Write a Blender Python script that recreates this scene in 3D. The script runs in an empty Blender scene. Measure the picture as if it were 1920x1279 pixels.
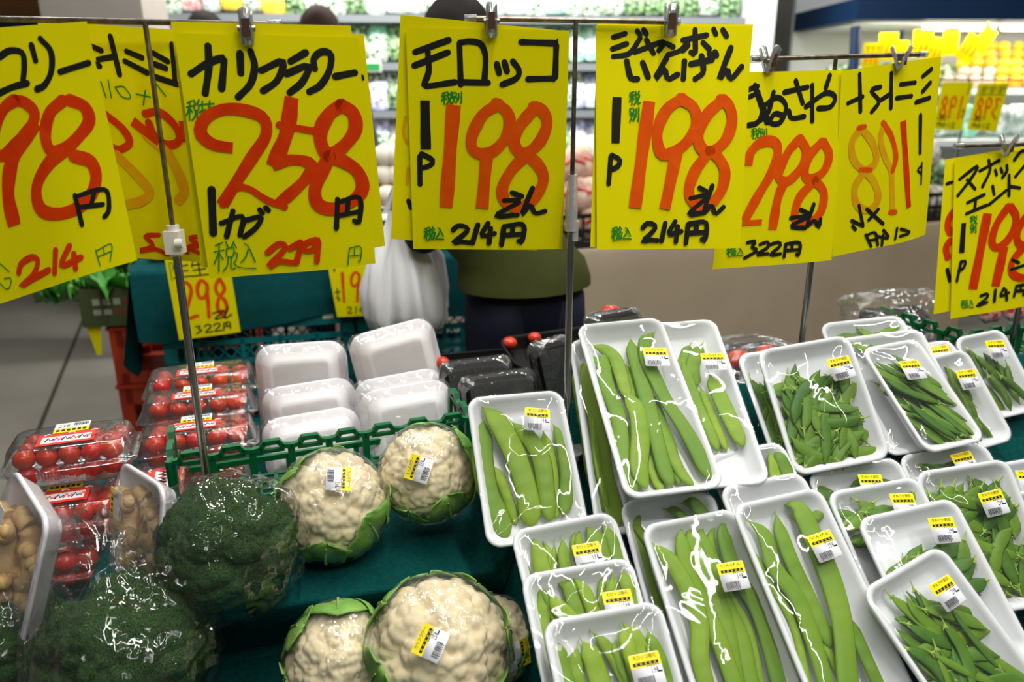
import bpy, bmesh, math, random, json
import numpy as np
from mathutils import Vector, Matrix, Euler, noise
D = math.radians
sc = bpy.context.scene
COL = sc.collection
# ---------------------------------------------------------------- camera, world, lights, exposure
cam_d = bpy.data.cameras.new('camera'); cam = bpy.data.objects.new('camera', cam_d); COL.objects.link(cam)
cam.location = (0, 0, 1.4); cam.rotation_euler = (D(90 - 17.9), 0, 0)
cam_d.sensor_width = 36; cam_d.lens = 36 * 1450 / 1920; cam_d.clip_start = .05; cam_d.clip_end = 60
cam_d.dof.use_dof = True; cam_d.dof.focus_distance = 1.12; cam_d.dof.aperture_fstop = 3.5
sc.camera = cam
sc.view_settings.view_transform = 'Standard'; sc.view_settings.look = 'None'
sc.view_settings.gamma = 1; sc.view_settings.use_curve_mapping = False
sc.view_settings.exposure = -0.3
sc.cycles.transparent_max_bounces = 32; sc.cycles.max_bounces = 8
sc.cycles.caustics_reflective = False; sc.cycles.caustics_refractive = False
sc.cycles.sample_clamp_indirect = 4
W = bpy.data.worlds.new('world'); sc.world = W; W.use_nodes = True
W.node_tree.nodes['Background'].inputs[0].default_value = (.95, 1, .98, 1)
W.node_tree.nodes['Background'].inputs[1].default_value = .11
def area(name, loc, sx, sy, power, rot=(0, 0, 0), color=(1, .985, .95), spread=180):
    l = bpy.data.lights.new(name, 'AREA'); l.shape = 'RECTANGLE'; l.size = sx; l.size_y = sy; l.energy = power
    l.color = color; l.spread = D(spread)
    o = bpy.data.objects.new(name, l); COL.objects.link(o); o.location = loc; o.rotation_euler = [D(a) for a in rot]
    return o
# fluorescent strips of the shop ceiling
for i, (x, y, p) in enumerate(((-.5, -1.2, 9), (.5, -.6, 34), (1.5, -.1, 34), (.3, .5, 38), (.2, 1.0, 26), (1.7, 1.6, 34), (-1.7, 2.6, 40), (-.6, 1.7, 34), (.4, 3.0, 34), (2.6, 3.2, 40))):
    area('ceiling_strip_light', (x, y, 3.0), .04, 1.9, p * .72, (0, 0, 15 + (90 if i in (1, 5) else 0)))
# cooler lamps; the first, added in mid-air, stands in for the wall cooler's
area('cooler_standin_light', (-.4, 4.4, 2.7), 3.8, .25, 165, (28, 0, 8))
area('canopy_lamp', (3.9, 5.0, 1.79), 3.4, .12, 30, (12, 0, 0), (1, .97, .85))
area('canopy_lamp_low', (3.9, 5.0, 1.37), 3.4, .1, 9, (10, 0, 0), (1, .98, .9))
# ---------------------------------------------------------------- helpers
def lin(r, g, b):
    f = lambda c: c / 12.92 if c <= .04045 else ((c + .055) / 1.055) ** 2.4
    return (f(r / 255), f(g / 255), f(b / 255), 1)
MATS = {}
def mat(name, rgb, rough=.5, spec=.5, metal=0, noise_s=0, noise_a=.0, rgb2=None, bump=0, bump_s=200, trans=0, sss=0, rnd=0, emit=0, coat=0):
    if name in MATS: return MATS[name]
    m = bpy.data.materials.new(name); m.use_nodes = True; MATS[name] = m
    nt = m.node_tree; N = nt.nodes; L = nt.links; b = N['Principled BSDF']
    b.inputs['Base Color'].default_value = lin(*rgb); b.inputs['Roughness'].default_value = rough
    b.inputs['Specular IOR Level'].default_value = spec; b.inputs['Metallic'].default_value = metal
    if coat: b.inputs['Coat Weight'].default_value = coat; b.inputs['Coat Roughness'].default_value = .05
    if sss: b.inputs['Subsurface Weight'].default_value = sss; b.inputs['Subsurface Radius'].default_value = (.01, .01, .01)
    tc = N.new('ShaderNodeTexCoord')
    col = None
    if rgb2:
        n = N.new('ShaderNodeTexNoise'); n.inputs['Scale'].default_value = noise_s; n.inputs['Detail'].default_value = 4
        L.new(tc.outputs['Object'], n.inputs['Vector'])
        r = N.new('ShaderNodeValToRGB'); r.color_ramp.elements[0].position = .5 - noise_a; r.color_ramp.elements[1].position = .5 + noise_a
        r.color_ramp.elements[0].color = lin(*rgb); r.color_ramp.elements[1].color = lin(*rgb2)
        L.new(n.outputs['Fac'], r.inputs[0]); col = r.outputs[0]
        L.new(col, b.inputs['Base Color'])
    if rnd:
        oi = N.new('ShaderNodeObjectInfo'); h = N.new('ShaderNodeHueSaturation')
        mr = N.new('ShaderNodeMapRange'); mr.inputs[3].default_value = 1 - rnd; mr.inputs[4].default_value = 1 + rnd
        L.new(oi.outputs['Random'], mr.inputs[0]); L.new(mr.outputs[0], h.inputs['Value'])
        mh = N.new('ShaderNodeMapRange'); mh.inputs[3].default_value = .5 + rnd * .06; mh.inputs[4].default_value = .5 - rnd * .06
        L.new(oi.outputs['Random'], mh.inputs[0]); L.new(mh.outputs[0], h.inputs['Hue'])
        if col: L.new(col, h.inputs['Color'])
        else: h.inputs['Color'].default_value = lin(*rgb)
        L.new(h.outputs[0], b.inputs['Base Color'])
    if bump:
        n2 = N.new('ShaderNodeTexNoise'); n2.inputs['Scale'].default_value = bump_s; n2.inputs['Detail'].default_value = 3
        L.new(tc.outputs['Object'], n2.inputs['Vector'])
        bp = N.new('ShaderNodeBump'); bp.inputs['Strength'].default_value = bump; bp.inputs['Distance'].default_value = .002
        L.new(n2.outputs['Fac'], bp.inputs['Height']); L.new(bp.outputs[0], b.inputs['Normal'])
    if emit:
        b.inputs['Emission Color'].default_value = lin(*rgb); b.inputs['Emission Strength'].default_value = emit
    return m
def film_mat(name, f0, f1, rough, bump, bs, haze=.0, tint=(255, 255, 255), stretch=(1, 1, 1)):
    m = bpy.data.materials.new(name); m.use_nodes = True; MATS[name] = m
    nt = m.node_tree; N = nt.nodes; L = nt.links; N.remove(N['Principled BSDF']); out = N['Material Output']
    tr = N.new('ShaderNodeBsdfTransparent'); tr.inputs[0].default_value = lin(*tint)
    gl = N.new('ShaderNodeBsdfGlossy'); gl.inputs['Roughness'].default_value = rough
    df = N.new('ShaderNodeBsdfDiffuse'); df.inputs[0].default_value = (.85, .87, .88, 1)
    lw = N.new('ShaderNodeLayerWeight'); lw.inputs[0].default_value = .35
    mr = N.new('ShaderNodeMapRange'); mr.inputs[3].default_value = f0; mr.inputs[4].default_value = f1
    L.new(lw.outputs['Facing'], mr.inputs[0])
    m1 = N.new('ShaderNodeMixShader'); m2 = N.new('ShaderNodeMixShader')
    m1.inputs[0].default_value = haze
    L.new(tr.outputs[0], m1.inputs[1]); L.new(df.outputs[0], m1.inputs[2])
    L.new(mr.outputs[0], m2.inputs[0]); L.new(m1.outputs[0], m2.inputs[1]); L.new(gl.outputs[0], m2.inputs[2])
    L.new(m2.outputs[0], out.inputs[0])
    if bump:
        tc = N.new('ShaderNodeTexCoord'); mp = N.new('ShaderNodeMapping'); mp.inputs['Scale'].default_value = stretch
        n = N.new('ShaderNodeTexNoise'); n.inputs['Scale'].default_value = bs; n.inputs['Detail'].default_value = 2
        n.inputs['Distortion'].default_value = .6
        L.new(tc.outputs['Object'], mp.inputs[0]); L.new(mp.outputs[0], n.inputs['Vector'])
        bp = N.new('ShaderNodeBump'); bp.inputs['Strength'].default_value = bump; bp.inputs['Distance'].default_value = .004
        L.new(n.outputs['Fac'], bp.inputs['Height'])
        L.new(bp.outputs[0], gl.inputs['Normal'])
    return m
class MB:
    def __init__(s): s.v = []; s.f = []; s.m = []; s.sm = []
    def add(s, vs, fs, mi=0, smooth=True, M=None):
        b = len(s.v)
        s.v += [tuple(M @ Vector(v)) for v in vs] if M is not None else [tuple(v) for v in vs]
        for f in fs: s.f.append([b + i for i in f]); s.m.append(mi); s.sm.append(smooth)
        return s
    def box(s, c, d, mi=0, M=None, smooth=False):
        x, y, z = [k / 2 for k in d]
        vs = [(c[0] + a * x, c[1] + b * y, c[2] + e * z) for e in (-1, 1) for b in (-1, 1) for a in (-1, 1)]
        return s.add(vs, [(0, 2, 3, 1), (4, 5, 7, 6), (0, 1, 5, 4), (2, 6, 7, 3), (0, 4, 6, 2), (1, 3, 7, 5)], mi, smooth, M)
    def tube(s, pts, r, n=10, mi=0, caps=True, smooth=True):
        pts = [Vector(p) for p in pts]; k = len(pts); rs = r if isinstance(r, (list, tuple)) else [r] * k
        vs = []; up = None
        for i, p in enumerate(pts):
            t = (pts[min(i + 1, k - 1)] - pts[max(i - 1, 0)]).normalized()
            if up is None: up = t.orthogonal().normalized()
            up = (up - t * up.dot(t)).normalized(); sd = t.cross(up)
            for j in range(n):
                a = 2 * math.pi * j / n; vs.append(p + (up * math.cos(a) + sd * math.sin(a)) * rs[i])
        fs = [(i * n + j, i * n + (j + 1) % n, (i + 1) * n + (j + 1) % n, (i + 1) * n + j) for i in range(k - 1) for j in range(n)]
        s.add(vs, fs, mi, smooth)
        if caps: s.add(vs[:n], [list(range(n))[::-1]], mi, False); s.add(vs[-n:], [list(range(n))], mi, False)
        return s
    def grid(s, fn, nu, nv, mi=0, smooth=True, closed=False):
        vs = [fn(i / nu, j / nv) for j in range(nv + 1) for i in range(nu + 1)]
        w = nu + 1
        return s.add(vs, [(j * w + i, j * w + i + 1, (j + 1) * w + i + 1, (j + 1) * w + i) for j in range(nv) for i in range(nu)], mi, smooth)
    def loops(s, Ls, mi=0, cap0=True, cap1=True, smooth=True):
        n = len(Ls[0]); vs = [v for L in Ls for v in L]
        fs = [(i * n + j, i * n + (j + 1) % n, (i + 1) * n + (j + 1) % n, (i + 1) * n + j) for i in range(len(Ls) - 1) for j in range(n)]
        if cap0: fs.append(list(range(n))[::-1])
        if cap1: fs.append([(len(Ls) - 1) * n + j for j in range(n)])
        return s.add(vs, fs, mi, smooth)
    def ball(s, c, r, nu=12, nv=8, mi=0, M=None):
        rx, ry, rz = (r, r, r) if not isinstance(r, (list, tuple)) else r
        Ls = [[(c[0] + rx * math.sin(math.pi * (j + .0) / nv) * math.cos(2 * math.pi * i / nu), c[1] + ry * math.sin(math.pi * j / nv) * math.sin(2 * math.pi * i / nu), c[2] - rz * math.cos(math.pi * j / nv)) for i in range(nu)] for j in [.08] + list(range(1, nv)) + [nv - .08]]
        vs = [v for L in Ls for v in L]; n = nu; k = len(Ls)
        fs = [(i * n + j, i * n + (j + 1) % n, (i + 1) * n + (j + 1) % n, (i + 1) * n + j) for i in range(k - 1) for j in range(n)] + [list(range(n))[::-1], [(k - 1) * n + j for j in range(n)]]
        return s.add(vs, fs, mi, True, M)
    def mesh(s, name, mats):
        me = bpy.data.meshes.new(name); me.from_pydata(s.v, [], s.f)
        for m in (mats if isinstance(mats, (list, tuple)) else [mats]): me.materials.append(m)
        me.polygons.foreach_set('material_index', s.m); me.polygons.foreach_set('use_smooth', s.sm); me.update()
        return me
    def build(s, name, mats, parent=None, M=None): return link(name, s.mesh(name, mats), parent, M)
def link(name, me, parent=None, M=None):
    o = bpy.data.objects.new(name, me); COL.objects.link(o)
    if parent: o.parent = parent
    if M is not None: o.matrix_local = M
    return o
def tag(o, label, cat, group=None, kind=None):
    if label: o['label'] = label
    if cat: o['category'] = cat
    if group: o['group'] = group
    if kind: o['kind'] = kind
    return o
def thing(name, label, cat, M=None, group=None):
    o = bpy.data.objects.new(name, None); COL.objects.link(o); o.empty_display_size = .02
    if M is not None: o.matrix_world = M
    return tag(o, label, cat, group)
def T(x, y, z, rz=0, rx=0, ry=0): return Matrix.Translation((x, y, z)) @ Euler((rx, ry, rz), 'XYZ').to_matrix().to_4x4()
def pose(p): return Matrix.Translation(p[0:3]) @ Matrix.Rotation(p[3], 4, 'Z') @ Matrix.Rotation(p[4], 4, 'X') @ Matrix.Rotation(p[5], 4, 'Y') @ Matrix.Rotation(p[6], 4, 'Z')
def rrect(w, l, r, z, n=6):
    r = max(min(r, w / 2 - 1e-4, l / 2 - 1e-4), 1e-4); o = []
    for cx, cy, a0 in ((w / 2 - r, l / 2 - r, 0), (-w / 2 + r, l / 2 - r, 90), (-w / 2 + r, -l / 2 + r, 180), (w / 2 - r, -l / 2 + r, 270)):
        for i in range(n + 1):
            a = D(a0 + 90 * i / n); o.append((cx + r * math.cos(a), cy + r * math.sin(a), z))
    return o
def spline(pts, n):
    """Catmull-Rom through pts, resampled to n+1 points of even spacing"""
    P = [np.array(p, float) for p in pts]
    if len(P) == 2: dense = [P[0] + (P[1] - P[0]) * i / 20 for i in range(21)]
    else:
        Q = [2 * P[0] - P[1]] + P + [2 * P[-1] - P[-2]]; dense = []
        for i in range(1, len(Q) - 2):
            a, b, c, d = Q[i - 1:i + 3]
            for k in range(10):
                t = k / 10; dense.append(.5 * (2 * b + (c - a) * t + (2 * a - 5 * b + 4 * c - d) * t * t + (3 * b - a - 3 * c + d) * t ** 3))
        dense.append(P[-1])
    dense = np.array(dense); s = np.r_[0, np.cumsum(np.linalg.norm(np.diff(dense, axis=0), axis=1))]
    u = np.linspace(0, s[-1], n + 1)
    return np.stack([np.interp(u, s, dense[:, k]) for k in range(dense.shape[1])], 1)
TXT = {}
def text_geo(body):
    if body not in TXT:
        c = bpy.data.curves.new('t', 'FONT'); c.body = body; c.size = 1; c.resolution_u = 1
        o = bpy.data.objects.new('t', c); COL.objects.link(o)
        dg = bpy.context.evaluated_depsgraph_get(); me = bpy.data.meshes.new_from_object(o.evaluated_get(dg))
        v = np.array([x.co[:2] for x in me.vertices]); lo, hi = v.min(0), v.max(0)
        TXT[body] = ((v - lo) / (hi - lo), [list(p.vertices) for p in me.polygons])
        bpy.data.objects.remove(o); bpy.data.curves.remove(c); bpy.data.meshes.remove(me)
    return TXT[body]
def put_text(mb, body, x0, y0, x1, y1, z, mi, M=None):
    v, f = text_geo(body)
    mb.add([(x0 + (x1 - x0) * a, y0 + (y1 - y0) * b, z) for a, b in v], f, mi, False, M)

TR = json.loads('''{"T1":["M",0.0208,0.9943,0.8938,0.2294,0.7648,-0.0198,-0.009,0.1452,0.2226],"T2":["M",0.0935,0.8206,0.7853,0.25,0.7184,-0.0072,0.0551,0.1459,0.225],"T3":["M",0.1025,0.747,0.7651,0.2452,0.7181,-0.0044,0.0197,0.1459,0.225],"T4":["M",0.127,0.6823,0.748,0.2424,0.7216,-0.0089,0.0207,0.1472,0.225],"J1":["J",0.1918,1.0362,0.9764,0.2004,0.5468,-0.069,-0.0113,0.1377,0.3075],"J2":["J",0.1709,1.0661,0.9157,0.2261,0.7003,-0.0013,-0.091,0.137,0.3197],"J3":["J",0.2789,1.0944,0.9567,0.1553,0.5021,-0.1269,-0.0659,0.1396,0.3194],"J4":["J",0.3849,0.9221,0.7955,0.2713,0.7028,0.0182,0.0788,0.1339,0.32],"J5":["J",0.2462,0.9184,0.7624,0.2483,0.7125,0.0046,0.0051,0.1361,0.32],"J6":["J",0.2442,0.8461,0.7558,0.2339,0.728,-0.0183,0.0088,0.1403,0.32],"J7":["J",0.2698,0.7913,0.7569,0.2437,0.7238,-0.014,0.046,0.1389,0.32],"J8":["J",0.3869,0.8557,0.7793,0.258,0.7107,0.0056,0.0531,0.1358,0.32],"J9":["J",0.3939,0.8093,0.7788,0.251,0.7194,-0.01,0.0702,0.1377,0.32],"K1":["K",0.4756,1.0979,0.9452,0.1775,0.9202,-0.1099,0.0843,0.1536,0.2004],"K2":["K",0.4633,1.1305,0.9248,0.1952,0.746,-0.0824,0.0311,0.1616,0.215],"K3":["K",0.636,1.2424,0.9423,0.1981,0.7351,-0.0727,0.0101,0.1584,0.215],"K4":["K",0.6462,1.1867,0.933,0.1992,0.7371,-0.0756,0.0269,0.1583,0.215],"K5":["n",0.657,1.1539,0.9397,0.2688,0.6539,-0.0111,0.0727,0.1172,0.1972],"K6":["k",0.7621,1.2639,0.9069,0.2102,0.7289,-0.0616,0.0349,0.1091,0.18],"K7":["k",0.7685,1.2205,0.9011,0.2236,1.0632,-0.047,0.1306,0.1077,0.1718],"K8":["k",0.8747,1.3068,0.9171,0.2146,0.8484,-0.0648,0.0947,0.1053,0.1604],"K9":["K",0.5401,0.9874,0.7868,0.2189,0.7323,-0.0507,0.0432,0.1561,0.215],"K10":["K",0.5471,0.9314,0.7838,0.232,0.7245,-0.0296,0.0381,0.1532,0.215],"K11":["K",0.5706,0.8744,0.7779,0.2205,0.7359,-0.0553,0.0688,0.1563,0.215],"K12":["K",0.5433,0.7806,0.7559,0.2576,0.7057,0.013,0.2694,0.1485,0.215],"K13":["K",0.6971,1.0316,0.791,0.2118,0.7313,-0.0577,0.03,0.156,0.215],"K14":["K",0.6845,0.9753,0.7897,0.1764,0.8821,-0.1046,0.0413,0.1487,0.208],"K15":["K",0.8615,1.0563,0.7636,0.2176,0.7269,-0.0489,0.0296,0.1543,0.215],"K16":["K",0.8469,0.9831,0.7511,0.2229,0.723,-0.0353,0.0098,0.1531,0.215]}''')
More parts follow.
